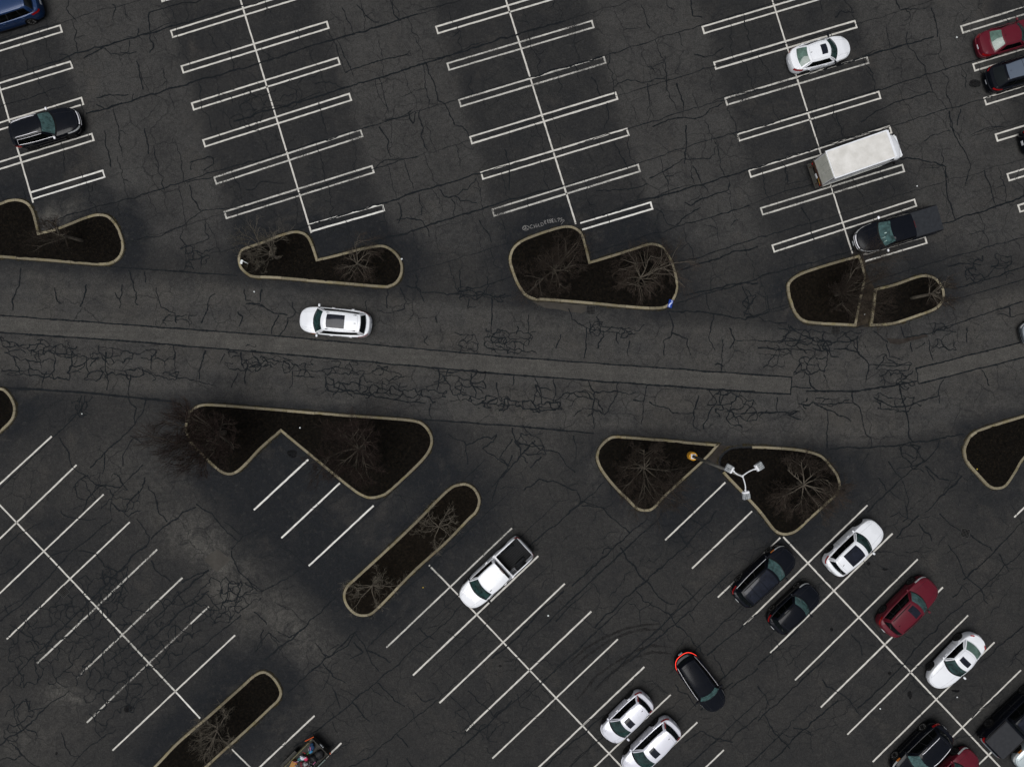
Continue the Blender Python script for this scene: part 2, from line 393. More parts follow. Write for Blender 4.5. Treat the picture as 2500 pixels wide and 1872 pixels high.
def ground_mat(name, strip=False):
    m, nt, b = mat_new(name)
    L = nt.links.new
    tc = N(nt, 'ShaderNodeTexCoord')
    pos = tc.outputs['Object']
    def noise(scale, detail=4, rough=0.6, vec=None, dist=0.0):
        n = N(nt, 'ShaderNodeTexNoise', i_Scale=scale, i_Detail=detail, i_Roughness=rough, i_Distortion=dist)
        L(vec or pos, n.inputs['Vector']); return n.outputs['Fac']
    def mr(v, a, b_, c, d):
        n = N(nt, 'ShaderNodeMapRange'); L(v, n.inputs['Value'])
        for k, x in zip(('From Min', 'From Max', 'To Min', 'To Max'), (a, b_, c, d)): n.inputs[k].default_value = x
        return n.outputs[0]
    def mul(a, b_):
        n = N(nt, 'ShaderNodeMath', operation='MULTIPLY')
        for i, x in enumerate((a, b_)):
            if isinstance(x, (int, float)): n.inputs[i].default_value = x
            else: L(x, n.inputs[i])
        return n.outputs[0]
    def add(a, b_, op='ADD'):
        n = N(nt, 'ShaderNodeMath', operation=op)
        for i, x in enumerate((a, b_)):
            if isinstance(x, (int, float)): n.inputs[i].default_value = x
            else: L(x, n.inputs[i])
        n.use_clamp = True
        return n.outputs[0]
    def mix(f, a, b_):
        n = N(nt, 'ShaderNodeMix', data_type='RGBA')
        if isinstance(f, (int, float)): n.inputs[0].default_value = f
        else: L(f, n.inputs[0])
        for i, x in ((6, a), (7, b_)):
            if isinstance(x, tuple): n.inputs[i].default_value = (*x, 1)
            else: L(x, n.inputs[i])
        return n.outputs[2]
    def attr(nm):
        n = N(nt, 'ShaderNodeAttribute', attribute_name=nm); return n.outputs['Fac']
    worn = (0.0232, 0.0231, 0.0229); brown = (0.0435, 0.0428, 0.0415); coat_c = (0.0108, 0.0120, 0.0140)
    roadc = (0.0495, 0.0484, 0.0462); palec = (0.088, 0.084, 0.076)
    if strip:
        c = mix(mr(noise(0.5, 5), .35, .65, 0, 1), (0.050, 0.0485, 0.0455), (0.066, 0.0635, 0.0585))
        c = mix(mr(noise(2.2, 4), .5, .75, 0, .5), c, (0.045, 0.042, 0.038))
    else:
        big = noise(0.16, 5, 0.62)
        c = mix(mr(big, .35, .65, 0, 1), worn, (0.0290, 0.0284, 0.0274))
        c = mix(mul(attr('aisle'), mr(noise(0.3, 4), .3, .7, .3, 1.0)), c, brown)
        # long streaks along the road from tyres
        mp = N(nt, 'ShaderNodeMapping'); mp.inputs['Rotation'].default_value = (0, 0, math.radians(4.4)); mp.inputs['Scale'].default_value = (0.035, 1.1, 1)
        L(pos, mp.inputs['Vector'])
        stre = noise(1.0, 4, 0.6, mp.outputs[0])
        rc = mix(mr(stre, .35, .65, 0, 1), roadc, (0.0345, 0.0342, 0.0338))
        rc = mix(mr(noise(0.25, 4), .4, .7, 0, .5), rc, (0.052, 0.048, 0.042))
        c = mix(attr('road'), c, rc)
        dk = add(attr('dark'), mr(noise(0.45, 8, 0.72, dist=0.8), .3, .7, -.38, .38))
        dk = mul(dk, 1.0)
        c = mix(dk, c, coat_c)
        pf = mul(attr('pale'), mr(noise(0.8, 9, 0.75, dist=1.2), .38, .68, 0, 1.0))
        c = mix(add(pf, 0.0), c, palec)
        # loose dust patches anywhere
        c = mix(mr(noise(0.9, 8, 0.75), .62, .85, 0, .5), c, (0.05, 0.046, 0.040))
        c = mix(mr(noise(0.6, 8, 0.75, dist=1.0), .60, .8, 0, .6), c, (0.017, 0.018, 0.020))
    # small scale blotches of wear, and old spills
    if not strip:
        c = mix(mr(noise(1.7, 7, 0.75, dist=0.5), .48, .70, 0, .55), c, (0.0150, 0.0155, 0.0165))
        c = mix(mr(noise(2.6, 8, 0.8, dist=0.7), .54, .74, 0, .50), c, (0.056, 0.054, 0.050))
        c = mix(mr(noise(0.28, 6, 0.7, dist=0.5), .56, .72, 0, .45), c, (0.050, 0.046, 0.041))
    else:
        c = mix(mr(noise(0.7, 8, 0.75, dist=0.8), .46, .68, 0, .8), c, (0.036, 0.0350, 0.0335))
        mp2 = N(nt, 'ShaderNodeMapping'); mp2.inputs['Rotation'].default_value = (0, 0, math.radians(4.4)); mp2.inputs['Scale'].default_value = (0.05, 2.4, 1); L(pos, mp2.inputs['Vector'])
        c = mix(mr(noise(1.0, 4, 0.6, mp2.outputs[0]), .45, .65, 0, .55), c, (0.040, 0.0385, 0.0365))
    # hairline cracks
    wv = N(nt, 'ShaderNodeTexNoise', i_Scale=1.1, i_Detail=4); L(pos, wv.inputs['Vector'])
    va = N(nt, 'ShaderNodeVectorMath', operation='MULTIPLY_ADD'); L(wv.outputs['Color'], va.inputs[0]); va.inputs[1].default_value = (0.9, 0.9, 0); L(pos, va.inputs[2])
    vo = N(nt, 'ShaderNodeTexVoronoi', feature='DISTANCE_TO_EDGE', i_Scale=0.62); L(va.outputs[0], vo.inputs['Vector'])
    vo.voronoi_dimensions = '2D'
    hair = mul(mr(vo.outputs['Distance'], 0.0, 0.032, 1, 0), mr(noise(0.33, 3), .42, .62, 0, .8 if not strip else 0.15))
    c = mix(hair, c, (0.008, 0.009, 0.010))
    vo2 = N(nt, 'ShaderNodeTexVoronoi', feature='DISTANCE_TO_EDGE', i_Scale=1.5); vo2.voronoi_dimensions = '2D'; L(va.outputs[0], vo2.inputs['Vector'])
    hair2 = mul(mr(vo2.outputs['Distance'], 0.0, 0.045, 1, 0), mr(noise(0.21, 4), .50, .62, 0, .6 if not strip else 0.1))
    c = mix(hair2, c, (0.010, 0.011, 0.012))
    # aggregate grain
    g1 = noise(15, 3, 0.85); g2 = noise(5, 4, 0.7)
    k = mul(mr(g1, .3, .7, .40, 1.60), mr(g2, .3, .7, .78, 1.22))
    cm = N(nt, 'ShaderNodeMix', data_type='RGBA', blend_type='MULTIPLY'); cm.inputs[0].default_value = 1
    L(c, cm.inputs[6])
    cc = N(nt, 'ShaderNodeCombineColor'); [L(k, cc.inputs[i]) for i in range(3)]
    L(cc.outputs[0], cm.inputs[7])
    L(cm.outputs[2], b.inputs['Base Color'])
    b.inputs['Roughness'].default_value = 0.93
    b.inputs['Specular IOR Level'].default_value = 0.12
    bp = N(nt, 'ShaderNodeBump', i_Strength=0.35, i_Distance=0.01)
    L(noise(45, 4, 0.8), bp.inputs['Height']); L(bp.outputs[0], b.inputs['Normal'])
    return m
ASPH = ground_mat('worn_asphalt')
ASPH_STRIP = ground_mat('newer_asphalt_strip', True)
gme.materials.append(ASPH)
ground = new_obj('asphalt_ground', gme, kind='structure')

def flat_poly(name, pts_px, mat, z, parent, jitter=0.0, seed=0, **kw):
    rnd = random.Random(seed)
    pts = []
    n = len(pts_px)
    for i in range(n):
        a = Vector(W(*pts_px[i])); b = Vector(W(*pts_px[(i + 1) % n]))
        k = max(1, int((b - a).length / 0.35)) if jitter else 1
        for j in range(k):
            p = a.lerp(b, j / k)
            pts.append((p.x + rnd.uniform(-jitter, jitter), p.y + rnd.uniform(-jitter, jitter), z))
    bm = bmesh.new()
    f = bm.faces.new([bm.verts.new(p) for p in pts])
    bmesh.ops.triangulate(bm, faces=[f])
    bmesh.ops.recalc_face_normals(bm, faces=bm.faces)
    if bm.faces[:][0].normal.z < 0: bmesh.ops.reverse_faces(bm, faces=bm.faces)
    me = bpy.data.meshes.new(name); bm.to_mesh(me); bm.free(); me.materials.append(mat)
    return new_obj(name, me, parent, **kw)

flat_poly('asphalt_strip', [(-900, 712), (0, 769.6), (650, 818), (1250, 872), (1850, 915), (1933.6, 921), (1930.5, 962), (1850, 958), (1250, 915), (650, 861), (0, 811), (-900, 752)], ASPH_STRIP, 0.004, ground, 0.035)
flat_poly('asphalt_strip', [(2234.7, 900), (2500, 834), (3200, 660), (3200, 700), (2500, 872), (2242.5, 937.5)], ASPH_STRIP, 0.004, ground, 0.01, 3)
DIRT = noise_col('packed_dirt', (0.012, 0.009, 0.006), (0.045, 0.036, 0.026), scale=2.5, rough=0.95, detail=8, spec=0.1)
PATCHD = noise_col('dark_patch', (0.018, 0.015, 0.013), (0.032, 0.028, 0.025), scale=3, rough=0.95, detail=8, spec=0.1)
flat_poly('dirt_channel', [(2106, 622), (2118, 676), (2134, 700), (2126, 757), (2121, 798), (2089, 798), (2101, 733), (2111, 690), (2104, 640)], DIRT, 0.005, ground, 0.03, 5)
flat_poly('tar_patch', T('B4', [(800, 575), (900, 580), (1050, 548), (1056, 565), (960, 590), (880, 612), (820, 605)]), PATCHD, 0.0045, ground, 0.03, 6)
flat_poly('dirt_channel', [(1757, 1085), (1793, 1088), (1770, 1100), (1752, 1120), (1760, 1150), (1740, 1130), (1728, 1118)], PATCHD, 0.0045, ground, 0.04, 7)
flat_poly('concrete_patch', T('C1', [(1270, 370), (1345, 295), (1440, 365), (1350, 445)]), noise_col('pale_patch', (0.036, 0.034, 0.031), (0.056, 0.052, 0.047), scale=1.8, rough=0.95, detail=8, spec=0.1), 0.0045, ground, 0.06, 8); alpha_patch = MATS['pale_patch']
flat_poly('concrete_patch', T('B3', [(250, 345), (330, 345), (590, 372), (590, 405), (560, 420), (430, 400), (330, 385)]), noise_col('pale_patch2', (0.036, 0.033, 0.03), (0.05, 0.046, 0.04), scale=2.5, rough=0.95, detail=8, spec=0.1), 0.0045, ground, 0.03, 9)

# ------------------------------------------------------------------ sealed cracks and joints
class Rib:
    def __init__(self, ws=1.0): self.v = []; self.f = []; self.n = 0; self.ws = ws
    def line(self, pts, w0, w1=None, taper=True, z=0.011):
        """pts in metres"""
        if len(pts) < 2: return
        z = z + (self.n % 37) * 0.0002; self.n += 1
        base = len(self.v); m = len(pts)
        ph = random.uniform(0, 99)
        for i, p in enumerate(pts):
            a = pts[max(i - 1, 0)]; b = pts[min(i + 1, m - 1)]
            dx, dy = b[0] - a[0], b[1] - a[1]; l = math.hypot(dx, dy) or 1
            nx, ny = -dy / l, dx / l
            t = i / (m - 1)
            wd = (w0 + (w1 if w1 is not None else w0)) / 2 if w1 is None else w0 + (w1 - w0) * t
            wd *= (0.65 + 1.4 * abs(mnoise.noise(Vector((ph + i * 0.45, 0, 0))))) * self.ws
            if taper: wd *= min(1, 0.4 + 4 * min(t, 1 - t))
            self.v += [(p[0] + nx * wd / 2, p[1] + ny * wd / 2, z), (p[0] - nx * wd / 2, p[1] - ny * wd / 2, z)]
        for i in range(m - 1):
            self.f.append((base + 2 * i, base + 2 * i + 1, base + 2 * i + 3, base + 2 * i + 2))
def wob(p0, p1, amp, step=0.13, seed=None):
    a, b = Vector(p0), Vector(p1); L = (b - a).length
    if L < 1e-6: return [tuple(a), tuple(b)]
    d = (b - a) / L; n = Vector((-d.y, d.x)); k = max(2, int(L / step)); ph = random.uniform(0, 500)
    out = []
    for i in range(k + 1):
        t = i / k; env = min(1, 4 * min(t, 1 - t) + 0.02)
        o = (mnoise.noise(Vector((ph + t * L * 0.6, 1, 0))) * 2.2 + mnoise.noise(Vector((ph + t * L * 1.9, 5, 0))) * 1.1 + mnoise.noise(Vector((ph + t * L * 4.5, 9, 0))) * 0.55) * amp * env
        q = a + d * (t * L) + n * o
        out.append((q.x, q.y))
    return out
def wobpl(pts_px, amp=0.05):
    P = [W(*p) for p in pts_px]; out = []
    for a, b in zip(P[:-1], P[1:]):
        s_ = wob(a, b, amp)
        out += s_ if not out else s_[1:]
    return out

from mathutils.geometry import intersect_point_line
ISLP = {k: [(p[0], p[1]) for p in v] for k, v in ISLD.items()}
def inside(x, y, poly):
    c = False; j = len(poly) - 1
    for i in range(len(poly)):
        xi, yi = poly[i]; xj, yj = poly[j]
        if (yi > y) != (yj > y) and x < (xj - xi) * (y - yi) / (yj - yi) + xi: c = not c
        j = i
    return c
BB = {k: (min(p[0] for p in v), max(p[0] for p in v), min(p[1] for p in v), max(p[1] for p in v)) for k, v in ISLP.items()}
def in_isl(x, y):
    for k, v in ISLP.items():
        b = BB[k]
        if b[0] < x < b[1] and b[2] < y < b[3] and inside(x, y, v): return True
    return False
R = Rib(2.05)
random.seed(11)
def crack(pts, w0, w1=None, rib=None, taper=True):
    run = []
    for p in pts:
        if in_isl(*p):
            if len(run) > 2: (rib or R).line(run, w0, w1, taper)
            run = []
        else: run.append(p)
    if len(run) > 1: (rib or R).line(run, w0, w1, taper)
U = Vector((ux, -uy)); V = Vector((vx, -vy))   # world directions of stall rows in the upper lot (y up)

def road_pos(px, py):
    d = 1e9; side = 0
    for (x0, y0), (x1, y1) in zip(ROAD[:-1], ROAD[1:]):
        dx, dy = x1 - x0, y1 - y0
        t = max(0, min(1, ((px - x0) * dx + (py - y0) * dy) / (dx * dx + dy * dy)))
        e = math.hypot(px - x0 - t * dx, py - y0 - t * dy)
        if e < d: d = e; side = 1 if (py - y0 - t * dy) > 0 else -1
    return d * side
# paving joints in the upper lot, all slope with the rows
rows = []
for y835 in (-330, -240, -150, -60, 14, 92, 216, 328, 436, 526, 615, 715, 800, 890, 986, 1080):
    pts = []; x = -60
    while x < 2600:
        y = y835 - 0.302 * (x - 835)
        if -30 < y and road_pos(x, y) < -160:
            pts.append((x, y + random.uniform(-3, 3)))
        x += 90
    rows.append(y835)
    if len(pts) < 2: continue
    # broken into runs of varied strength
    i = 0
    while i < len(pts) - 1:
        k = random.randint(2, 6)
        seg = pts[i:i + k + 1]
        if len(seg) > 1:
            pl = wobpl(seg, 0.08)
            wd = random.choice((0.018, 0.03, 0.04, 0.058))
            if random.random() < 0.82: crack(pl, wd, taper=False)
            if random.random() < 0.3: crack([(p[0] + 0.08 * math.sin(i + p[0]), p[1] + 0.14 + 0.1 * math.sin(p[0] * 1.7)) for p in pl[:len(pl) // 2]], 0.03)
        i += k
# cross cracks between joints
for a, b in zip(rows[:-1], rows[1:]):
    x = -80 + random.uniform(0, 80)
    while x < 2600:
        ya = a - 0.302 * (x - 835); yb = b - 0.302 * (x - 835)
        if ya > -60 and road_pos(x, ya) < -150 and road_pos(x, yb) < -160 and random.random() < 0.72:
            off = (yb - ya) * 0.30
            f0, f1 = (0, 1) if random.random() < 0.6 else ((0, random.uniform(.3, .8)) if random.random() < .5 else (random.uniform(.2, .6), 1))
            p0 = W(x + off * f0, ya + (yb - ya) * f0); p1 = W(x + off * f1 + random.uniform(-18, 18), ya + (yb - ya) * f1)
            pl = wob(p0, p1, 0.22)
            crack(pl, random.uniform(0.012, 0.036), random.uniform(0.008, 0.03))
            if random.random() < 0.35:
                q = pl[len(pl) // 2]; an = random.choice((-1, 1)) * random.uniform(0.5, 1.2)
                e = (q[0] + math.cos(an) * random.uniform(.5, 1.6) * random.choice((-1, 1)), q[1] + math.sin(an) * random.uniform(.2, .8))
                crack(wob(q, e, 0.15), 0.035, 0.012)
        x += random.uniform(35, 105)
# traced cracks
TR = {
 'A1': [[(700, 30), (720, 60), (705, 130)], [(860, 180), (855, 215), (885, 260)], [(930, 80), (925, 130), (940, 200), (930, 240), (955, 280), (930, 330)], [(930, 80), (1100, 30), (1250, 0)], [(640, 300), (690, 340), (760, 345), (850, 325)], [(520, 365), (640, 300)], [(600, 650), (650, 680), (760, 640)], [(650, 810), (655, 900), (690, 1040)], [(900, 800), (915, 870), (925, 960)], [(850, 380), (870, 450), (890, 560)], [(1185, 1010), (1280, 985), (1325, 985), (1330, 1020), (1270, 1060)], [(1185, 1010), (1190, 1060)], [(1180, 1150), (1200, 1240), (1250, 1310)], [(790, 1500), (1000, 1470), (1130, 1410), (1260, 1310), (1500, 1290)], [(1280, 1390), (1275, 1440), (1300, 1480), (1270, 1500), (1120, 1550)], [(370, 340), (430, 360), (450, 400)], [(1160, 1135), (1330, 1100)], [(600, 610), (700, 595), (800, 590)], [(830, 585), (820, 640)]],
 'A2': [[(600, 50), (650, 150), (680, 220)], [(690, 30), (760, 110), (830, 140)], [(900, 0), (920, 90), (960, 130)], [(510, 190), (550, 265), (580, 350), (620, 455)], [(620, 455), (730, 410), (830, 380), (1000, 340), (1015, 320), (1030, 350), (920, 350)], [(430, 520), (520, 510), (560, 520), (610, 550)], [(830, 490), (860, 600), (890, 700)], [(1120, 390), (1170, 510), (1200, 630), (1245, 660), (1300, 780), (1350, 790), (1390, 850)], [(830, 790), (890, 880), (905, 980)], [(1080, 690), (1105, 800), (1090, 850), (1130, 940)], [(1010, 700), (1040, 770), (1060, 700)], [(455, 640), (480, 740), (500, 830)], [(990, 1010), (1020, 1120), (1040, 1180)], [(945, 1260), (970, 1340), (950, 1390)], [(1080, 1210), (1100, 1290), (1090, 1340)], [(940, 1370), (1000, 1355), (1090, 1370), (1130, 1420), (1145, 1475)], [(1210, 1180), (1260, 1230), (1300, 1220), (1380, 1180), (1430, 1110)], [(1300, 1220), (1350, 1250), (1440, 1260)], [(1280, 1240), (1300, 1300), (1290, 1370)], [(800, 1050), (860, 1000), (950, 985), (990, 1000)], [(0, 1180), (60, 1170), (100, 1130), (240, 1140)], [(1450, 1370), (1500, 1440), (1530, 1510)]],
 'A3': [[(620, 480), (660, 540), (680, 600)], [(720, 640), (730, 740), (700, 800)], [(770, 540), (850, 495), (940, 515), (1080, 490)], [(970, 520), (980, 620), (970, 720)], [(1080, 350), (1090, 470), (1090, 560), (1150, 680)], [(1150, 520), (1195, 640), (1190, 740)], [(1000, 790), (1100, 745), (1300, 730), (1380, 670), (1440, 640)], [(1210, 780), (1210, 930), (1200, 1020)], [(980, 1110), (1120, 1040), (1190, 990), (1350, 990), (1390, 960), (1400, 910)], [(1250, 1030), (1300, 1130), (1350, 1200)], [(1150, 1400), (1250, 1320), (1300, 1290)], [(650, 1190), (760, 1180), (850, 1180), (970, 1140)], [(1020, 1300), (1070, 1340), (1090, 1390), (1150, 1400)], [(930, 30), (960, 110), (985, 180)], [(1160, 200), (1190, 290)], [(1260, 340), (1360, 350), (1440, 300)], [(1240, 0), (1250, 100), (1310, 110)], [(1200, 1260), (1240, 1280), (1300, 1240), (1460, 1190), (1480, 1140)], [(760, 880), (810, 980), (850, 1050)], [(80, 930), (110, 1020), (110, 1180)]],
 'A4': [[(860, 0), (880, 60), (1000, 60), (1060, 40)], [(1080, 50), (1110, 150), (1120, 230)], [(930, 200), (940, 300), (1040, 410), (1060, 500), (1090, 575), (1150, 640), (1180, 690)], [(640, 760), (700, 720), (830, 650), (980, 600), (1090, 575)], [(1190, 690), (1210, 800), (1300, 970), (1320, 1050), (1290, 1150)], [(1030, 880), (1090, 840), (1200, 810)], [(880, 990), (1000, 990), (1100, 1010), (1170, 1040), (1175, 1200), (1230, 1370)], [(490, 700), (510, 780), (530, 860)], [(1260, 680), (1240, 780)], [(800, 170), (820, 300)], [(170, 1040), (180, 1150), (260, 1130), (320, 1110)], [(270, 1290), (330, 1400), (350, 1500)], [(1410, 1060), (1450, 1170), (1480, 1300)], [(480, 110), (520, 70), (600, 80)]],
 'B1': [[(130, 140), (120, 250), (80, 330), (80, 400)], [(540, 240), (520, 330), (500, 380)], [(340, 260), (350, 320), (380, 360)], [(800, 150), (830, 230), (850, 290), (840, 350), (860, 370)], [(760, 240), (745, 330), (745, 390)], [(740, 330), (715, 290)], [(900, 160), (905, 230)], [(240, 650), (260, 760)], [(455, 650), (430, 760)], [(660, 660), (665, 900)], [(810, 800), (800, 930)], [(1080, 620), (1100, 830)], [(1280, 650), (1250, 740), (1240, 830)], [(1500, 660), (1500, 740)], [(1540, 740), (1525, 860)], [(540, 690), (555, 800)], [(940, 680), (940, 770)], [(1400, 670), (1370, 730)], [(290, 780), (260, 890)], [(1480, 790), (1440, 880)], [(530, 930), (510, 1010), (430, 1100), (330, 1190), (160, 1360), (0, 1510)], [(510, 930), (480, 1020), (570, 1050)], [(800, 940), (850, 1010), (840, 1110), (780, 1170), (660, 1280), (560, 1380)], [(910, 960), (870, 1060), (830, 1120)], [(650, 1290), (650, 1380), (640, 1420)], [(830, 1190), (760, 1310), (765, 1370)], [(810, 1180), (900, 1230)], [(370, 1190), (430, 1290), (445, 1370)], [(440, 1370), (520, 1420), (620, 1490), (750, 1500)], [(890, 1360), (760, 1490), (700, 1560), (690, 1656)], [(900, 1440), (890, 1500), (790, 1610), (780, 1656)], [(620, 1490), (540, 1580), (520, 1656)], [(550, 1425), (470, 1480), (480, 1560), (550, 1580)], [(920, 1490), (960, 1540), (980, 1640)], [(1050, 800), (1340, 870)], [(975, 260), (1000, 380), (1090, 420), (1100, 480)], [(1340, 300), (1300, 340), (1280, 420), (1250, 480)], [(1520, 270), (1530, 340), (1600, 360), (1656, 390)], [(1480, 410), (1510, 440), (1490, 500)]],
 'B2': [[(0, 360), (80, 360), (180, 420), (260, 430)], [(100, 270), (90, 350)], [(205, 430), (170, 500), (160, 550)], [(290, 350), (310, 410), (260, 450), (250, 500), (210, 560)], [(880, 270), (880, 390)], [(750, 340), (750, 400)], [(960, 260), (1000, 350), (990, 390), (870, 420), (820, 400)], [(1000, 250), (1060, 260), (1090, 290), (1300, 300), (1420, 310), (1560, 320), (1650, 310)], [(1060, 180), (1065, 260), (1110, 350)], [(1500, 190), (1510, 250), (1490, 300)], [(1330, 150), (1340, 270)], [(1530, 330), (1530, 400), (1530, 540)], [(1180, 440), (1190, 480)], [(500, 810), (510, 880), (470, 920)], [(540, 830), (550, 880), (700, 920), (950, 960), (1120, 980)], [(290, 780), (290, 860), (270, 885)], [(710, 830), (710, 900)], [(850, 840), (850, 900)], [(960, 850), (955, 900)], [(1200, 770), (1200, 840), (1190, 900)], [(1260, 770), (1240, 840), (1120, 880)], [(1400, 790), (1400, 860), (1430, 940)], [(1340, 850), (1330, 930)], [(1560, 850), (1580, 960)], [(1150, 980), (1155, 1075)], [(0, 790), (20, 720)], [(1260, 1170), (1340, 1210), (1370, 1240), (1380, 1360)], [(1370, 1240), (1480, 1190), (1530, 1200), (1560, 1170), (1540, 1220), (1470, 1260), (1590, 1340), (1640, 1370)], [(1656, 1300), (1630, 1380), (1560, 1490), (1530, 1590)], [(1130, 560), (1110, 600), (1140, 620)], [(1390, 330), (1380, 390), (1430, 380)]],
 'B3': [[(480, 390), (500, 460), (590, 510), (700, 530)], [(590, 510), (585, 600), (575, 700)], [(400, 640), (430, 550)], [(160, 500), (155, 550)], [(230, 430), (230, 540)], [(650, 440), (670, 500)], [(610, 470), (620, 560)], [(700, 560), (660, 640)], [(780, 540), (790, 610)], [(860, 590), (850, 690)], [(950, 490), (900, 530), (850, 540)], [(1090, 400), (1130, 500), (1120, 550), (1070, 590), (1070, 680)], [(1120, 540), (1220, 580), (1240, 680)], [(1330, 290), (1355, 400)], [(1380, 430), (1350, 570), (1390, 650)], [(1480, 510), (1510, 580), (1480, 640)], [(1510, 585), (1656, 590)], [(1440, 580), (1430, 690), (1430, 790)], [(1390, 740), (1440, 750)], [(1560, 250), (1600, 350), (1570, 440)], [(1100, 405), (1300, 410), (1480, 440), (1580, 460), (1656, 430)], [(140, 810), (130, 870)], [(270, 820), (300, 890), (310, 980)], [(385, 830), (400, 900), (390, 980)], [(600, 840), (640, 910), (630, 1000), (635, 1140)], [(790, 850), (780, 930), (700, 1050)], [(640, 910), (720, 910), (900, 910)], [(975, 860), (950, 950), (930, 1110)], [(880, 960), (950, 960)], [(1290, 930), (1255, 1040), (1260, 1130), (1300, 1150)], [(980, 970), (1070, 1000), (1130, 1040), (1250, 1035)], [(1350, 890), (1400, 970), (1350, 1050), (1320, 1140)], [(1420, 900), (1420, 980)], [(1460, 1030), (1560, 1010), (1590, 960)], [(130, 1130), (150, 1210), (220, 1240), (270, 1210)], [(240, 1240), (100, 1400), (0, 1500)], [(250, 1220), (330, 1270), (420, 1290), (470, 1370), (520, 1410)], [(310, 1310), (240, 1380)], [(130, 1200), (50, 1320), (110, 1370)], [(510, 1180), (530, 1260), (520, 1340)], [(200, 1520), (300, 1450), (380, 1460), (450, 1490), (530, 1520), (560, 1600)], [(480, 1656), (600, 1560), (700, 1470)], [(560, 1590), (640, 1610), (720, 1640)], [(1180, 150), (1300, 110), (1450, 60), (1656, 5)], [(1190, 310), (1340, 280), (1500, 240), (1656, 235)]],
 'B4': [[(0, 635), (200, 640), (350, 655)], [(0, 590), (110, 595), (200, 590), (300, 600)], [(60, 310), (70, 410), (0, 430), (40, 470), (180, 480)], [(190, 490), (200, 540), (170, 580), (120, 590)], [(200, 500), (280, 560), (380, 600)], [(360, 640), (300, 770), (220, 800)], [(430, 650), (430, 740), (410, 790)], [(620, 560), (620, 660), (690, 740), (670, 850)], [(440, 600), (560, 600), (620, 580)], [(470, 640), (630, 660)], [(690, 740), (860, 750), (950, 740)], [(800, 610), (820, 690), (900, 710)], [(950, 600), (960, 660)], [(1060, 580), (1070, 650), (1090, 710)], [(720, 530), (770, 570), (810, 600)], [(980, 640), (1040, 600)], [(1300, 510), (1300, 600)], [(320, 810), (330, 870), (370, 900)], [(410, 800), (430, 870)], [(300, 905), (590, 905), (840, 870), (990, 840)], [(210, 880), (330, 885)], [(585, 905), (590, 970), (640, 1030), (670, 1170), (700, 1190), (705, 1250)], [(430, 1020), (430, 1260)], [(350, 980), (430, 1020), (530, 1060), (580, 1090)], [(250, 980), (350, 975), (480, 985), (590, 980)], [(880, 870), (900, 960), (930, 1060), (940, 1190), (970, 1220)], [(720, 940), (810, 990), (910, 1000)], [(920, 1000), (1130, 930), (1130, 980)], [(1120, 930), (1130, 880), (1160, 830)], [(1390, 770), (1440, 870)], [(0, 1040), (120, 1035), (260, 1030), (180, 1050), (270, 1080)], [(10, 1060), (60, 1020)], [(120, 940), (120, 1030)], [(450, 1262), (700, 1255), (900, 1235), (1100, 1205), (1280, 1170)], [(1130, 1210), (1120, 1250), (1040, 1340), (900, 1440), (780, 1560), (680, 1656)], [(880, 1240), (900, 1310), (960, 1370), (1040, 1330)], [(950, 1230), (1000, 1290), (1040, 1340)], [(810, 1340), (890, 1440)], [(1040, 1370), (1130, 1450), (1190, 1460)], [(1050, 1390), (1100, 1460)], [(900, 1460), (940, 1580), (930, 1656)], [(820, 1520), (880, 1570)], [(800, 1520), (750, 1440)], [(1270, 1430), (1100, 1600), (1040, 1656)], [(1290, 130), (1350, 210), (1430, 190), (1480, 130), (1560, 120)], [(1210, 270), (1400, 215), (1656, 130)], [(1050, 550), (1250, 480), (1480, 400), (1656, 345)], [(1390, 120), (1250, 110), (1180, 130)], [(1490, 430), (1560, 440), (1656, 420)], [(1560, 380), (1570, 440)], [(985, 760), (1000, 855)], [(640, 1370), (690, 1290)], [(890, 500), (910, 570), (1050, 550)]],
 'C1': [[(0, 330), (120, 200), (250, 140)], [(0, 460), (80, 420), (130, 360)], [(380, 60), (420, 100), (550, 120), (600, 110)], [(690, 10), (800, 100), (880, 60)], [(850, 110), (930, 220), (910, 290)], [(940, 240), (1000, 180), (1120, 90), (1220, 40)], [(970, 0), (990, 80), (1040, 130)], [(1220, 20), (1320, 80), (1390, 170), (1480, 250)], [(1390, 130), (1470, 190), (1510, 210)], [(1440, 300), (1510, 220), (1656, 160)], [(1440, 310), (1480, 430), (1540, 490), (1600, 560), (1640, 560)], [(0, 750), (130, 650), (280, 500), (430, 330), (560, 230), (700, 110)], [(0, 700), (200, 560), (260, 480)], [(910, 280), (780, 400), (620, 560), (440, 740), (250, 930), (130, 1050), (0, 1190)], [(940, 370), (980, 440), (1060, 500)], [(300, 360), (440, 300)], [(490, 310), (600, 330), (650, 410), (730, 440)], [(640, 430), (660, 520), (620, 580)], [(1130, 510), (1200, 470), (1300, 430)], [(880, 900), (1000, 800), (1160, 660), (1300, 560)], [(1300, 430), (1140, 560), (1000, 700), (840, 860), (700, 980)], [(1500, 710), (1350, 830), (1180, 960), (1020, 1100), (900, 1200), (820, 1290)], [(440, 1656), (520, 1560), (640, 1470), (720, 1420)], [(0, 1520), (150, 1420), (290, 1280), (430, 1180)], [(60, 1210), (90, 1260), (100, 1360), (130, 1440)], [(160, 1230), (180, 1310), (290, 1280)], [(380, 1440), (440, 1580), (500, 1590)], [(100, 1530), (160, 1600), (250, 1656)], [(1640, 800), (1620, 880), (1580, 940)], [(1240, 590), (1150, 640), (1050, 640)], [(60, 770), (200, 850), (240, 920)], [(30, 650), (60, 710)], [(440, 620), (470, 700)]],
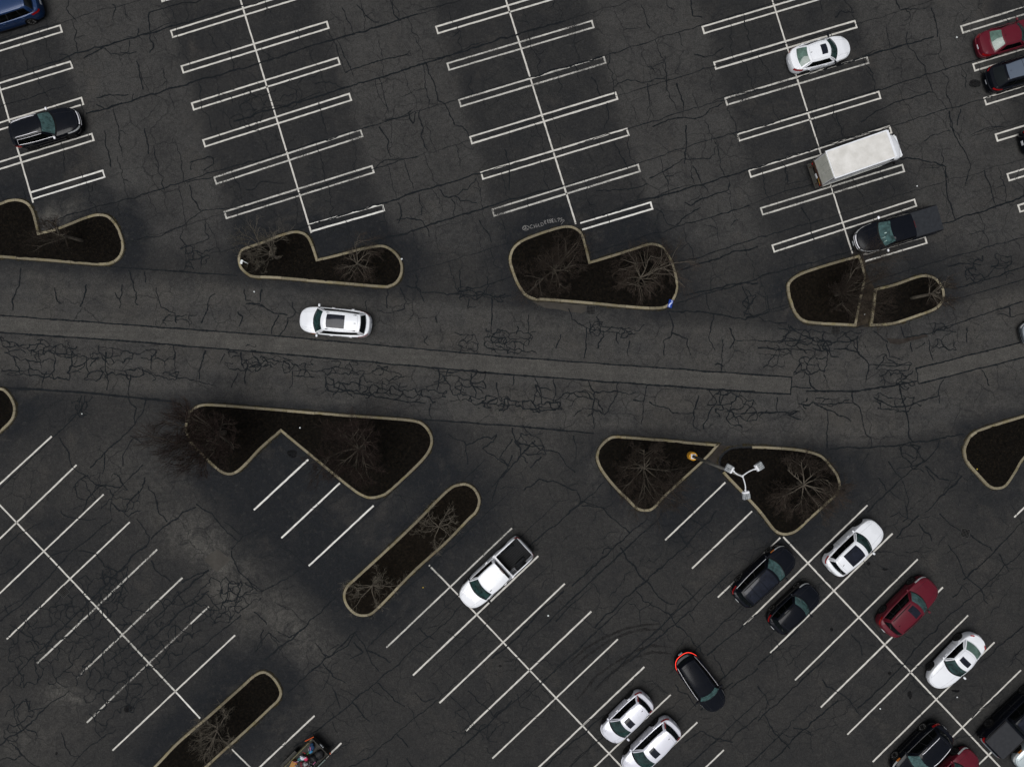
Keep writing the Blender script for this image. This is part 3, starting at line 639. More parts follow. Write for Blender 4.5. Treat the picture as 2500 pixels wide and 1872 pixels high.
 'C2': [[(10, 480), (70, 540), (100, 560), (190, 520), (330, 430)], [(0, 580), (100, 570)], [(50, 690), (110, 740), (130, 770)], [(60, 940), (100, 870), (150, 820), (210, 880)], [(200, 810), (270, 850), (320, 820)], [(120, 990), (250, 880), (350, 800), (420, 730), (560, 600)], [(480, 950), (520, 970), (600, 920), (680, 820), (740, 900), (760, 950), (830, 1060)], [(260, 1190), (470, 1010), (560, 930), (690, 810)], [(670, 880), (730, 940), (650, 980)], [(760, 930), (850, 970), (900, 1005)], [(480, 1010), (540, 1090), (620, 1130)], [(820, 1130), (900, 1210), (990, 1280)], [(1050, 1190), (1120, 1250), (1180, 1220)], [(300, 1530), (440, 1430), (620, 1290), (830, 1110), (1000, 960), (1200, 790), (1340, 650)], [(640, 1656), (780, 1590), (930, 1450), (1130, 1290), (1320, 1120)], [(1200, 1656), (1380, 1500), (1500, 1400), (1656, 1240)], [(940, 1450), (1010, 1530)], [(1270, 1210), (1380, 1310), (1420, 1400)], [(1380, 1180), (1460, 1260), (1560, 1350)], [(1080, 790), (1170, 860)], [(660, 1250), (770, 1370)], [(550, 1180), (590, 1290)], [(540, 1370), (570, 1440)], [(430, 880), (500, 970)], [(780, 890), (850, 820), (970, 720)], [(880, 1600), (870, 1656)], [(1000, 1600), (1040, 1656)]],
 'C3': [[(230, 290), (350, 180), (480, 80), (570, 0)], [(500, 530), (620, 420), (750, 300), (860, 200), (970, 110)], [(0, 980), (150, 860), (300, 690), (450, 560)], [(560, 30), (680, 40), (750, 110), (800, 150), (860, 200)], [(690, 330), (700, 300), (760, 300)], [(800, 290), (860, 380), (960, 500), (1000, 540), (1040, 600), (1140, 640)], [(640, 790), (820, 610), (950, 510), (1090, 380), (1220, 270), (1400, 60)], [(900, 560), (940, 620), (1060, 680), (1120, 720), (1150, 780)], [(1110, 710), (1190, 620)], [(860, 1000), (1000, 880), (1140, 770), (1290, 630), (1500, 430)], [(1150, 780), (1240, 850), (1300, 920), (1320, 960)], [(1340, 960), (1500, 830), (1656, 700)], [(1480, 1170), (1656, 1040)], [(1380, 960), (1430, 1040), (1450, 1110)], [(0, 1350), (150, 1240), (320, 1090)], [(160, 1200), (180, 1280), (250, 1310)], [(330, 1656), (500, 1500), (700, 1330)], [(1180, 520), (1230, 570), (1290, 630)], [(1230, 700), (1260, 760)], [(1000, 630), (920, 680), (930, 780)], [(1240, 110), (1320, 160), (1370, 200)], [(1160, 200), (1220, 290)], [(1140, 1140), (1160, 1180), (1220, 1200), (1270, 1280)], [(400, 750), (480, 660), (620, 540)], [(1300, 1300), (1500, 1130)], [(1480, 1490), (1656, 1340)], [(1200, 1500), (1300, 1430), (1400, 1480), (1500, 1500)]],
 'C4': [[(1000, 90), (860, 230)], [(920, 30), (930, 110), (900, 130)], [(1000, 140), (1070, 210), (1080, 250)], [(1130, 80), (1200, 150), (1280, 200)], [(1180, 270), (1240, 350), (1290, 470), (1380, 540), (1430, 640)], [(1280, 490), (1450, 340), (1600, 180), (1656, 130)], [(1320, 210), (1400, 270), (1450, 300), (1460, 310)], [(620, 1290), (800, 1130), (1000, 900), (1200, 700), (1400, 540), (1656, 300)], [(0, 1020), (170, 870), (250, 800)], [(0, 1370), (150, 1230), (400, 1000)], [(40, 1330), (100, 1440), (200, 1540)], [(220, 1410), (280, 1420), (330, 1460)], [(0, 1150), (50, 1210), (70, 1270)], [(80, 1620), (250, 1450), (500, 1240)], [(400, 1110), (450, 1160), (520, 1200), (640, 1330)], [(1650, 780), (1500, 900), (1380, 1010)], [(1500, 330), (1560, 440)], [(640, 560), (700, 620)], [(1330, 1350), (1530, 1170)], [(1210, 600), (1300, 510)], [(580, 830), (640, 900), (650, 960)], [(820, 100), (880, 70), (960, 120)]],
}
for tile, ls in TR.items():
    for l in ls:
        P = T(tile, l)
        ln = sum(math.hypot(a[0] - b[0], a[1] - b[1]) for a, b in zip(P[:-1], P[1:]))
        wd = (0.052 if ln > 150 else 0.045) if tile[0] != 'A' else 0.042
        crack(wobpl(P, 0.10), wd * random.uniform(0.7, 1.3), wd * random.uniform(0.45, 1.1), taper=False)
# long joints of the road
for l, wd in (([(-40, 767), (650, 818), (1250, 872), (1850, 915), (1933, 921)], 0.055), ([(-40, 809), (300, 832), (650, 861), (1250, 915), (1850, 958), (1931, 962)], 0.065),
              ([(1933, 921), (1930, 962)], 0.04), ([(2234, 900), (2500, 834), (2560, 818)], 0.055), ([(2242, 937), (2500, 872), (2560, 856)], 0.055),
              ([(-20, 944), (206, 958), (360, 974), (430, 980)], 0.085), ([(1030, 1024), (1250, 1039), (1450, 1058)], 0.06),
              ([(270, 651), (420, 662), (580, 673)], 0.05), ([(2090, 800), (2440, 700), (2540, 670)], 0.03)):
    crack(wobpl(l, 0.025), wd, taper=False)
for tile, l in (('B1', (400, 660, 1550)),):
    pass
# alligator cracking: jittered mesh of cells with some edges missing
def gator(poly_px, cell, p, wd, ang=0.0, amp=0.09, rib=None, stretch=1.0):
    amp = max(0.17, amp * 1.5); wd *= 0.72; cell *= 0.85; p = min(.93, p * 1.45)
    P = [Vector(W(*q)) for q in poly_px]
    c = sum(P, Vector((0, 0))) / len(P)
    ca, sa = math.cos(ang), math.sin(ang)
    loc = [((q - c).x * ca + (q - c).y * sa, -(q - c).x * sa + (q - c).y * ca) for q in P]
    x0, x1 = min(q[0] for q in loc), max(q[0] for q in loc); y0, y1 = min(q[1] for q in loc), max(q[1] for q in loc)
    cxl, cyl = cell * stretch, cell
    nx, ny = int((x1 - x0) / cxl) + 2, int((y1 - y0) / cyl) + 2
    g = {}
    for i in range(nx):
        for j in range(ny):
            lx = x0 + (i + (0.5 if j % 2 else 0) + random.uniform(-.38, .38)) * cxl; ly = y0 + (j + random.uniform(-.38, .38)) * cyl
            if inside(lx, ly, loc):
                g[i, j] = (c.x + lx * ca - ly * sa, c.y + lx * sa + ly * ca)
    for (i, j), q in g.items():
        o = 1 if j % 2 else 0
        nb = [(i + 1, j), (i + o, j + 1) if random.random() < .5 else (i - 1 + o, j + 1)]
        for k in nb:
            if k in g and random.random() < p:
                crack(wob(q, g[k], amp, 0.12), wd * random.uniform(.5, 1.5), wd * random.uniform(.5, 1.5), rib, taper=False)
        if random.random() < p * 0.35:
            a = random.uniform(0, 6.28); l = cell * random.uniform(.3, .7)
            crack(wob(q, (q[0] + math.cos(a) * l, q[1] + math.sin(a) * l), amp, 0.12), wd, wd * 0.4, rib)
RA = math.radians(-4.5)
def gp(tile, x0, y0, x1, y1, sl=0.075):
    y0 -= 28; y1 += 28
    return T(tile, [(x0, y0 + sl * 0), (x1, y0 + sl * (x1 - x0)), (x1, y1 + sl * (x1 - x0)), (x0, y1)])
G = [('B1', 0, 585, 520, 640, 0.5, .75, .05), ('B1', 0, 640, 640, 780, 0.75, .55, .055), ('B1', 540, 640, 1120, 690, .6, .55, .05), ('B1', 620, 770, 1120, 800, .5, .6, .05),
     ('B1', 1380, 640, 1656, 740, .55, .55, .05), ('B1', 1000, 420, 1230, 480, .6, .5, .04), ('B2', 0, 700, 300, 760, .5, .7, .05), ('B2', 250, 720, 1010, 790, .6, .6, .045),
     ('B2', 500, 860, 1250, 900, .5, .85, .06), ('B2', 1150, 770, 1500, 880, .65, .6, .05), ('B2', 1250, 920, 1656, 965, .5, .8, .055), ('B2', 1290, 560, 1470, 640, .55, .7, .04), ('B2', 1480, 530, 1656, 640, .5, .8, .045),
     ('B2', 1310, 280, 1620, 315, .4, .8, .05), ('B3', 0, 530, 290, 640, .5, .75, .045), ('B3', 580, 490, 900, 530, .45, .7, .05), ('B3', 0, 970, 450, 1000, .5, .85, .065), ('B3', 250, 880, 740, 1020, .75, .55, .055),
     ('B3', 1330, 880, 1656, 1090, .65, .75, .055), ('B3', 1560, 260, 1656, 430, .5, .8, .05), ('B4', 100, 520, 680, 640, .7, .6, .055), ('B4', 330, 590, 480, 650, .45, .8, .06), ('B4', 200, 700, 440, 790, .6, .6, .05),
     ('B4', 730, 700, 980, 850, .55, .65, .05), ('B4', 0, 640, 240, 770, .8, .6, .04), ('B4', 200, 950, 600, 985, .6, .6, .05), ('B4', 700, 920, 1030, 990, .6, .6, .05), ('B4', 1050, 500, 1240, 640, .6, .6, .045),
     ('B3', 130, 1110, 420, 1330, .9, .6, .055), ('B4', 1290, 70, 1420, 220, .5, .7, .05), ('B4', 1430, 40, 1600, 150, .55, .6, .045), ('B4', 840, 1250, 1050, 1400, .8, .5, .05)]
for t_, a, b, c_, d, cell, p, wd in G:
    gator(gp(t_, a, b, c_, d), cell, p, wd * 0.95, RA, 0.1, stretch=1.35)
gator(T('C1', [(60, 700), (380, 560), (640, 380), (800, 400), (820, 620), (1100, 560), (1300, 430), (1540, 480), (1500, 700), (1150, 960), (900, 1260), (640, 1500), (560, 1400), (420, 1160), (0, 1180), (0, 780)]), 0.95, 0.52, 0.045, math.radians(43), 0.16)
gator(T('C1', [(620, 420), (800, 400), (800, 640), (620, 640)]), 0.5, 0.7, 0.04, math.radians(43), 0.1)
gator(T('C1', [(0, 1200), (260, 1250), (230, 1500), (120, 1656), (0, 1656)]), 1.2, 0.5, 0.045, 0.4, 0.2)
gator(T('C1', [(1240, 560), (1500, 480), (1656, 600), (1500, 760), (1260, 760)]), 0.8, 0.6, 0.045, 0.6, 0.14)
gator(T('B1', [(440, 960), (580, 930), (540, 1090), (420, 1080)]), 0.5, 0.6, 0.05, 0.6, 0.1)
gator(T('B1', [(440, 1400), (900, 1400), (900, 1656), (440, 1656)]), 1.3, 0.4, 0.04, 0.7, 0.2)
gator(T('B1', [(1120, 0), (1380, 0), (1270, 160), (1110, 160)]), 0.55, 0.55, 0.045, 0.2, 0.12)
gator(T('C2', [(1380, 1380), (1656, 1350), (1656, 1500), (1300, 1500)]), 0.8, 0.5, 0.03, 0.7, 0.1)
gator(T('A2', [(0, 480), (420, 480), (330, 720), (0, 720)]), 0.9, 0.4, 0.03, 0.3, 0.15)
gator(T('A1', [(1330, 560), (1656, 480), (1656, 820), (1400, 840)]), 1.0, 0.4, 0.03, 0.3, 0.15)
gator(T('C4', [(0, 1200), (640, 1150), (700, 1656), (0, 1656)]), 1.9, 0.25, 0.025, 0.75, 0.2)
# lower lot joints along the stall direction
for k in range(-3, 9):
    x0, y0 = 1250 + k * 68, 1330 + k * 71
    for rep in range(3):
        a = random.uniform(-420, 60); b = a + random.uniform(150, 420)
        p0, p1 = (x0 + a * .73, y0 - a * .685), (x0 + b * .73, y0 - b * .685)
        if min(road_pos(*p0), road_pos(*p1)) > 190: crack(wobpl([p0, p1], 0.06), random.uniform(.02, .035), taper=True)
for _ in range(150):
    x, y = random.uniform(620, 2480), random.uniform(1150, 1860)
    if road_pos(x, y) < 200: continue
    a = random.choice((0.80, 0.80, -0.76, -0.76, 0.2)) + random.uniform(-.35, .35); l = random.uniform(.8, 3.0)
    p0 = W(x, y); crack(wob(p0, (p0[0] + math.cos(a) * l, p0[1] + math.sin(a) * l), 0.2), 0.026, 0.014)
TAR = noise_col('crack_sealant', (0.0042, 0.0055, 0.0070), (0.0085, 0.0102, 0.0120), scale=3, rough=0.7, spec=0.08)
new_obj('sealed_cracks', mesh('sealed_cracks', R.v, R.f, TAR), ground, kind='stuff')

# tyre scuffs
SCUFF = noise_col('tyre_scuff', (0.016, 0.016, 0.016), (0.022, 0.021, 0.021), scale=6, rough=0.95, spec=0.1)
def alpha_noise(m, scale, lo, hi, amin=0.0, amax=1.0, detail=6):
    nt = m.node_tree; b = nt.nodes['Principled BSDF']
    tc = N(nt, 'ShaderNodeTexCoord')
    nz = N(nt, 'ShaderNodeTexNoise', i_Scale=scale, i_Detail=detail, i_Roughness=0.7)
    nt.links.new(tc.outputs['Object'], nz.inputs['Vector'])
    mr = N(nt, 'ShaderNodeMapRange')
    for k, x in zip(('From Min', 'From Max', 'To Min', 'To Max'), (lo, hi, amin, amax)): mr.inputs[k].default_value = x
    nt.links.new(nz.outputs['Fac'], mr.inputs['Value'])
    nt.links.new(mr.outputs[0], b.inputs['Alpha'])
alpha_noise(SCUFF, 1.2, .3, .65, 0.0, 0.75)
rs = Rib()
for l in ([(1050, 765), (950, 770), (830, 795), (700, 850), (580, 920), (480, 1010)], [(1060, 800), (950, 800), (850, 820), (730, 870), (610, 950), (500, 1040)], [(1120, 910), (1000, 900), (900, 930), (780, 1000), (660, 1080), (520, 1250)], [(1120, 950), (1000, 940), (880, 975), (760, 1060), (640, 1180)]):
    pl = wobpl(T('C3', l), 0.02)
    rs.line(pl, 0.2, z=0.0052)
new_obj('tyre_scuffs', mesh('tyre_scuffs', rs.v, rs.f, SCUFF), ground, kind='stuff')
# oil stains
OIL = noise_col('oil_stain', (0.005, 0.005, 0.006), (0.009, 0.009, 0.010), scale=6, rough=0.8, spec=0.05)
alpha_noise(OIL, 5, .3, .6, 0.1, 0.85)
def stain(px, py, rx, ry, seed):
    rnd = random.Random(seed); x, y = W(px, py); ph = rnd.uniform(0, 50); vs = []
    for k in range(20):
        t = k / 20 * 6.283; r = 1 + 0.35 * mnoise.noise(Vector((ph + math.cos(t), math.sin(t), 0)))
        vs.append((x + rx * r * math.cos(t), y + ry * r * math.sin(t), 0.0056))
    return new_obj('oil_stain', mesh('oil_stain', vs, [tuple(range(20))], OIL), ground)
for i, (a, b, rx, ry) in enumerate([(2221, 1695, .16, .28), (2172, 1643, .14, .14), (2030, 1536, .12, .14), (2333, 1686, .3, .1), (713, 1108, .35, .3), (2160, 1389, .2, .1), (1221, 1625, .12, .08), (138, 1838, .1, .12), (2380, 205, .45, .3), (313, 1728, .3, .3), (2120, 1375, .12, .15)]):
    stain(a, b, rx, ry, i)

# ------------------------------------------------------------------ painted stall lines
def line_paint(name, lo, hi, c=(0.50, 0.485, 0.45)):
    m, nt, b = mat_new(name)
    tc = N(nt, 'ShaderNodeTexCoord')
    n1 = N(nt, 'ShaderNodeTexNoise', i_Scale=3.0, i_Detail=5)
    nt.links.new(tc.outputs['Object'], n1.inputs['Vector'])
    rp = N(nt, 'ShaderNodeValToRGB')
    rp.color_ramp.elements[0].position = .3; rp.color_ramp.elements[0].color = (*[x * .78 for x in c], 1)
    rp.color_ramp.elements[1].position = .7; rp.color_ramp.elements[1].color = (*[x * 1.1 for x in c], 1)
    nt.links.new(n1.outputs['Fac'], rp.inputs['Fac']); nt.links.new(rp.outputs['Color'], b.inputs['Base Color'])
    b.inputs['Roughness'].default_value = .85; b.inputs['Specular IOR Level'].default_value = .2
    MATS[name] = m
    n2 = N(nt, 'ShaderNodeTexNoise', i_Scale=9.0, i_Detail=8, i_Roughness=0.8)
    n3 = N(nt, 'ShaderNodeTexNoise', i_Scale=0.55, i_Detail=3)
    for n in (n2, n3): nt.links.new(tc.outputs['Object'], n.inputs['Vector'])
    ad = N(nt, 'ShaderNodeMath', operation='ADD'); ml = N(nt, 'ShaderNodeMath', operation='MULTIPLY'); ml.inputs[1].default_value = .8
    nt.links.new(n3.outputs['Fac'], ml.inputs[0]); nt.links.new(ml.outputs[0], ad.inputs[0]); nt.links.new(n2.outputs['Fac'], ad.inputs[1])
    mr = N(nt, 'ShaderNodeMapRange'); mr.inputs['From Min'].default_value = lo; mr.inputs['From Max'].default_value = hi
    mr.inputs['To Min'].default_value = 1; mr.inputs['To Max'].default_value = 0
    nt.links.new(ad.outputs[0], mr.inputs['Value']); nt.links.new(mr.outputs[0], b.inputs['Alpha'])
    return m
P_GOOD = line_paint('line_paint', 1.10, 1.22)
P_FRESH = line_paint('fresh_line_paint', 1.18, 1.3, (0.60, 0.59, 0.56))
P_WORN = line_paint('worn_line_paint', 0.88, 1.12, (0.44, 0.43, 0.40))
P_BAD = line_paint('very_worn_line_paint', 0.78, 1.05, (0.30, 0.29, 0.27))
zc = [0]
def ribbon_pts(p, q, wd, rnd, skew=0.0):
    a, b = Vector(p), Vector(q); L = (b - a).length; d = (b - a) / L; n = Vector((-d.y, d.x)); k = max(2, int(L / 0.3)); out = []
    for i in range(k + 1):
        c = a + d * (L * i / k)
        out.append((c + n * (wd / 2 + rnd.uniform(-.008, .008)), c - n * (wd / 2 + rnd.uniform(-.008, .008))))
    return out
def stall(paths, mat, wd=0.115, name='stall_line'):
    """paths: list of (p,q) in survey units -> one painted mark"""
    zc[0] += 1; rnd = random.Random(zc[0]); vs = []; fs = []
    for j, (p, q) in enumerate(paths):
        z = 0.0065 + (zc[0] % 5) * 0.0004 + j * 0.0001
        pr = ribbon_pts(W(*p), W(*q), wd * rnd.uniform(.92, 1.08), rnd)
        b = len(vs)
        for l, r in pr: vs += [(l.x, l.y, z), (r.x, r.y, z)]
        for i in range(len(pr) - 1): fs.append((b + 2 * i, b + 2 * i + 1, b + 2 * i + 3, b + 2 * i + 2))
    return new_obj(name, mesh(name, vs, fs, mat), ground)
HW = 8.3   # half spacing of hairpin lines
def hairpin(L, Rr, mat, open_left=False):
    lx, ly = L; rx, ry = Rr
    dx, dy = rx - lx, ry - ly; l = math.hypot(dx, dy); n = (-dy / l * HW, dx / l * HW)
    a, b = (lx + n[0], ly + n[1]), (rx + n[0], ry + n[1]); c, d = (lx - n[0], ly - n[1]), (rx - n[0], ry - n[1])
    ex = (dx / l * 2, dy / l * 2)
    paths = [(a, b), (c, d), ((d[0] - ex[0] + n[0] * -.22, d[1] - ex[1] + n[1] * -.22), (b[0] - ex[0] + n[0] * .22, b[1] - ex[1] + n[1] * .22))]
    if not open_left: paths.append(((c[0] + ex[0] - n[0] * .22, c[1] + ex[1] - n[1] * .22), (a[0] + ex[0] + n[0] * .22, a[1] + ex[1] + n[1] * .22)))
    stall(paths, mat)
D = (358.5, -109.7)
c1 = [(95, -118), (123, -24), (151, 70), (176.6, 158), (203, 246.5), (228.4, 334.4)]
for i, r in enumerate(c1): hairpin((r[0] - D[0], r[1] - D[1]), r, P_GOOD)
hairpin((78, 478), (255, 424), P_FRESH, True)
c2 = [((392, -3), (750, -113)), ((418, 84.4), (776, -26)), ((443.5, 170.7), (802, 61)), ((469, 261), (829, 149)), ((496.5, 351), (857, 236.7)), ((524, 442), (884.6, 325)), ((548.7, 526), (912, 413))]
for i, (l, r) in enumerate(c2): hairpin(l, r, P_GOOD if i not in (5, 6) else P_WORN)
hairpin((757, 557), (937.5, 506), P_FRESH, True)
c3_ = [((1038, -14), (1396, -120)), ((1065, 74.6), (1422, -31)), ((1092.6, 164), (1449, 59)), ((1121, 253), (1478, 146)), ((1148, 343.4), (1507, 234)), ((1175, 430), (1534.4, 322)), ((1202.5, 520), (1562, 410))]
for i, (l, r) in enumerate(c3_): hairpin(l, r, P_WORN if i in (2, 3, 6) else P_GOOD)
hairpin((1419, 553), (1592.5, 501.6), P_FRESH, True)
c4 = [((1688, -12), (2040, -120)), ((1715, 74.6), (2063, -28)), ((1743.6, 161.7), (2091, 59)), ((1771, 249), (2120, 146)), ((1800.5, 336.8), (2149, 232)), ((1829, 425), (2175.8, 316)), ((1858, 517), (2207, 410)), ((1886, 607.6), (2236.6, 494.5))]
for i, (l, r) in enumerate(c4): hairpin(l, r, P_WORN if i in (3, 6) else P_GOOD)
hairpin((2110, 630), (2262, 585), P_GOOD, True)
for l in [(2320, -14), (2346.5, 73.4), (2376, 166), (2403.4, 248.5), (2431, 337), (2459.6, 433.7), (2486, 510)]: hairpin(l, (l[0] + 358, l[1] - 108), P_GOOD if l[0] != 2346.5 else P_WORN)
for a, b, m in [((-25, 130), (81, 495), P_GOOD), ((587, 0), (760, 569), P_GOOD), ((1235, 0), (1406, 547), P_GOOD), ((1885, 0), (2081, 619), P_GOOD),
                ((-70, -20), (-25, 130), P_GOOD), ((575, -40), (587, 0), P_GOOD), ((1222, -40), (1235, 0), P_GOOD), ((1873, -40), (1885, 0), P_GOOD)]:
    stall([(a, b)], m)
# lower lot
def sl(a, b, m=P_GOOD, **k): stall([(a, b)], m, **k)
sl((1047.5, 1379), (1110, 1443), P_WORN); sl((1110, 1443), (1514, 1867)); sl((1514, 1867), (1560, 1916))
for i in range(9):
    nx_0, ny_0 = 1098.5 + 64.7 * i, 1432 + 67.6 * i
    sl((nx_0 - 155, ny_0 + 148), (nx_0 + 151, ny_0 - 143) if i else (1250, 1288.7), P_WORN if i == 0 else P_GOOD)
sl((-60, 1170), (172, 1413)); sl((172, 1413), (299, 1548.6), P_GOOD); sl((299, 1548.6), (427, 1686), P_WORN); sl((427, 1686), (488.7, 1752.7), P_FRESH)
for a, b, m in [((-180, 1346), (126.4, 1065), P_GOOD), ((-110, 1420), (187, 1134.6), P_GOOD), ((-45, 1490), (253, 1206.4), P_GOOD), ((16.5, 1559.5), (317, 1273.8), P_GOOD),
                ((91, 1618.4), (384, 1340.5), P_WORN), ((186, 1655.7), (445.5, 1409.6), P_WORN), ((212, 1763), (280, 1697), P_WORN), ((280, 1697), (465, 1522), P_BAD), ((465, 1522), (510, 1480), P_WORN), ((274.8, 1831), (574, 1549.7), P_GOOD)]: sl(a, b, m)
for a, b in [((620, 1244.5), (753, 1121)), ((687, 1313), (829.6, 1179)), ((753.9, 1381), (912, 1233.8))]: sl(a, b, P_FRESH, wd=0.125)
sl((768, 1746), (625, 1880), P_GOOD); sl((833.5, 1812.7), (700, 1940), P_GOOD); sl((566, 1828), (640, 1900), P_WORN)
for a, b in [((1624, 1318), (1771, 1177)), ((1689.5, 1387), (1836, 1247.5)), ((1752.6, 1457.5), (1905, 1312)), ((1815.5, 1526), (2117.7, 1233)), ((1880.6, 1593), (2179, 1301.7)), ((1941, 1659.6), (2240.5, 1364.5)), ((2003.9, 1725.6), (2302, 1433)),
             ((2068.6, 1792), (2363.4, 1501.5)), ((2130.6, 1858.6), (2427.8, 1567)), ((2200, 1920), (2492.5, 1635)), ((2290, 1960), (2430, 1826)), ((2476, 1262), (2640, 1105))]: sl(a, b)
sl((1912, 1310), (2450, 1881)); sl((2450, 1881), (2500, 1934))

# chalk handwriting beside the kerb
CHALK = noise_col('chalk', (0.16, 0.155, 0.15), (0.36, 0.35, 0.34), scale=12, rough=0.95, spec=0.1)
def zz(l): return [(1260 + p[0] / 12.29, 515 + p[1] / 12.29) for p in l]
el = lambda cx, cy, rx, ry: [(cx + rx * math.cos(t / 16 * 6.2832), cy + ry * math.sin(t / 16 * 6.2832)) for t in range(17)]
GR = [el(290, 515, 100, 70), el(262, 502, 34, 36), [(292, 475), (298, 515), (320, 535), (348, 540)], [(485, 425), (445, 425), (418, 470), (420, 510), (455, 527), (515, 510)],
      [(530, 420), (560, 515)], [(585, 395), (610, 505)], [(545, 470), (600, 455)], [(625, 420), (640, 490)], [(617, 385), (622, 395)], [(665, 390), (687, 475), (737, 462)],
      [(735, 360), (765, 465), (818, 430), (812, 385), (775, 355), (735, 360)], [(875, 405), (835, 300), (868, 285), (888, 315), (850, 348), (915, 390)],
      [(968, 262), (930, 275), (957, 370), (1002, 355)], [(942, 322), (982, 308)], [(1000, 260), (1028, 360), (1066, 340), (1055, 305), (1015, 310)], [(1000, 260), (1040, 250), (1050, 280), (1015, 310)],
      [(1112, 235), (1067, 245), (1097, 350), (1152, 338)], [(1082, 295), (1118, 285)], [(1155, 245), (1182, 330), (1228, 318)], [(1233, 238), (1302, 214), (1268, 322)], [(1312, 240), (1378, 214), (1335, 342)],
      [(1395, 305), (1383, 285), (1402, 262), (1436, 270), (1442, 298), (1400, 345), (1345, 415)]]
rg = Rib()
for l in GR:
    P = [W(*q) for q in zz(l)]; out = [P[0]]
    for a, b in zip(P[:-1], P[1:]):
        k = max(1, int(math.hypot(b[0] - a[0], b[1] - a[1]) / .06))
        out += [(a[0] + (b[0] - a[0]) * j / k, a[1] + (b[1] - a[1]) * j / k) for j in range(1, k + 1)]
    rg.line(out, 0.026, taper=False, z=0.020)
new_obj('chalk_writing', mesh('chalk_writing', rg.v, rg.f, CHALK), ground, label='white chalk handwriting reading @CHILDREBEL777')

# ------------------------------------------------------------------ planting islands: kerb stones and mulch
KERB = None
def kerb_mat():
    m, nt, b = mat_new('granite_kerb'); L = nt.links.new
    tc = N(nt, 'ShaderNodeTexCoord')
    def nz(s, d=5): 
        n = N(nt, 'ShaderNodeTexNoise', i_Scale=s, i_Detail=d, i_Roughness=.7); L(tc.outputs['Object'], n.inputs['Vector']); return n.outputs['Fac']
    def ramp(f, p0, c0, p1, c1):
        r = N(nt, 'ShaderNodeValToRGB'); r.color_ramp.elements[0].position = p0; r.color_ramp.elements[0].color = (*c0, 1); r.color_ramp.elements[1].position = p1; r.color_ramp.elements[1].color = (*c1, 1); L(f, r.inputs[0]); return r
    a = ramp(nz(14, 6), .3, (0.125, 0.108, 0.072), .7, (0.25, 0.220, 0.158))
    moss = ramp(nz(1.7, 6), .5, (0, 0, 0), .68, (0.7, 0.7, 0.7))
    mx = N(nt, 'ShaderNodeMix', data_type='RGBA'); L(moss.outputs[0], mx.inputs[0]); L(a.outputs[0], mx.inputs[6]); mx.inputs[7].default_value = (0.145, 0.122, 0.048, 1)
    rust = ramp(nz(0.9, 5), .6, (0, 0, 0), .74, (0.6, 0.6, 0.6))
    m2 = N(nt, 'ShaderNodeMix', data_type='RGBA'); L(rust.outputs[0], m2.inputs[0]); L(mx.outputs[2], m2.inputs[6]); m2.inputs[7].default_value = (0.13, 0.075, 0.045, 1)
    oi = N(nt, 'ShaderNodeObjectInfo'); mr = N(nt, 'ShaderNodeMapRange'); mr.inputs['To Min'].default_value = .72; mr.inputs['To Max'].default_value = 1.2
    L(oi.outputs['Random'], mr.inputs['Value']); hv = N(nt, 'ShaderNodeHueSaturation'); L(mr.outputs[0], hv.inputs['Value']); L(m2.outputs[2], hv.inputs['Color'])
    L(hv.outputs[0], b.inputs['Base Color']); b.inputs['Roughness'].default_value = .9; b.inputs['Specular IOR Level'].default_value = .15
    bp = N(nt, 'ShaderNodeBump', i_Strength=.5, i_Distance=.01); L(nz(30), bp.inputs['Height']); L(bp.outputs[0], b.inputs['Normal'])
    return m
KERB = kerb_mat()
MULCH = noise_col('dark_mulch', (0.0018, 0.0016, 0.0013), (0.0064, 0.0054, 0.0044), scale=5, rough=1.0, detail=12, spec=0.05, bump=0.8, bscale=14)
def specks(m):
    nt = m.node_tree; b = nt.nodes['Principled BSDF']; src = b.inputs['Base Color'].links[0].from_socket
    tc = N(nt, 'ShaderNodeTexCoord'); vo = N(nt, 'ShaderNodeTexVoronoi', i_Scale=16.0); nt.links.new(tc.outputs['Object'], vo.inputs['Vector'])
    cr = N(nt, 'ShaderNodeSeparateColor'); nt.links.new(vo.outputs['Color'], cr.inputs[0])
    mr = N(nt, 'ShaderNodeMapRange'); mr.inputs['From Min'].default_value = .80; mr.inputs['From Max'].default_value = 1.0; mr.inputs['To Max'].default_value = .4
    nt.links.new(cr.outputs[0], mr.inputs['Value'])
    mx = N(nt, 'ShaderNodeMix', data_type='RGBA'); nt.links.new(mr.outputs[0], mx.inputs[0]); nt.links.new(src, mx.inputs[6]); mx.inputs[7].default_value = (0.022, 0.016, 0.010, 1)
    nt.links.new(mx.outputs[2], b.inputs['Base Color'])
specks(MULCH)
MULCHB = noise_col('brown_mulch', (0.0026, 0.0021, 0.0016), (0.0085, 0.0067, 0.0050), scale=5, rough=1.0, detail=12, spec=0.05, bump=0.8, bscale=14)
EDGE = noise_col('kerb_edge_soil', (0.016, 0.013, 0.006), (0.055, 0.045, 0.022), scale=7, rough=1.0, spec=0.05, detail=6)
alpha_noise(EDGE, 2.2, .42, .62, 0, .8)
specks(MULCHB)
KW = 0.205
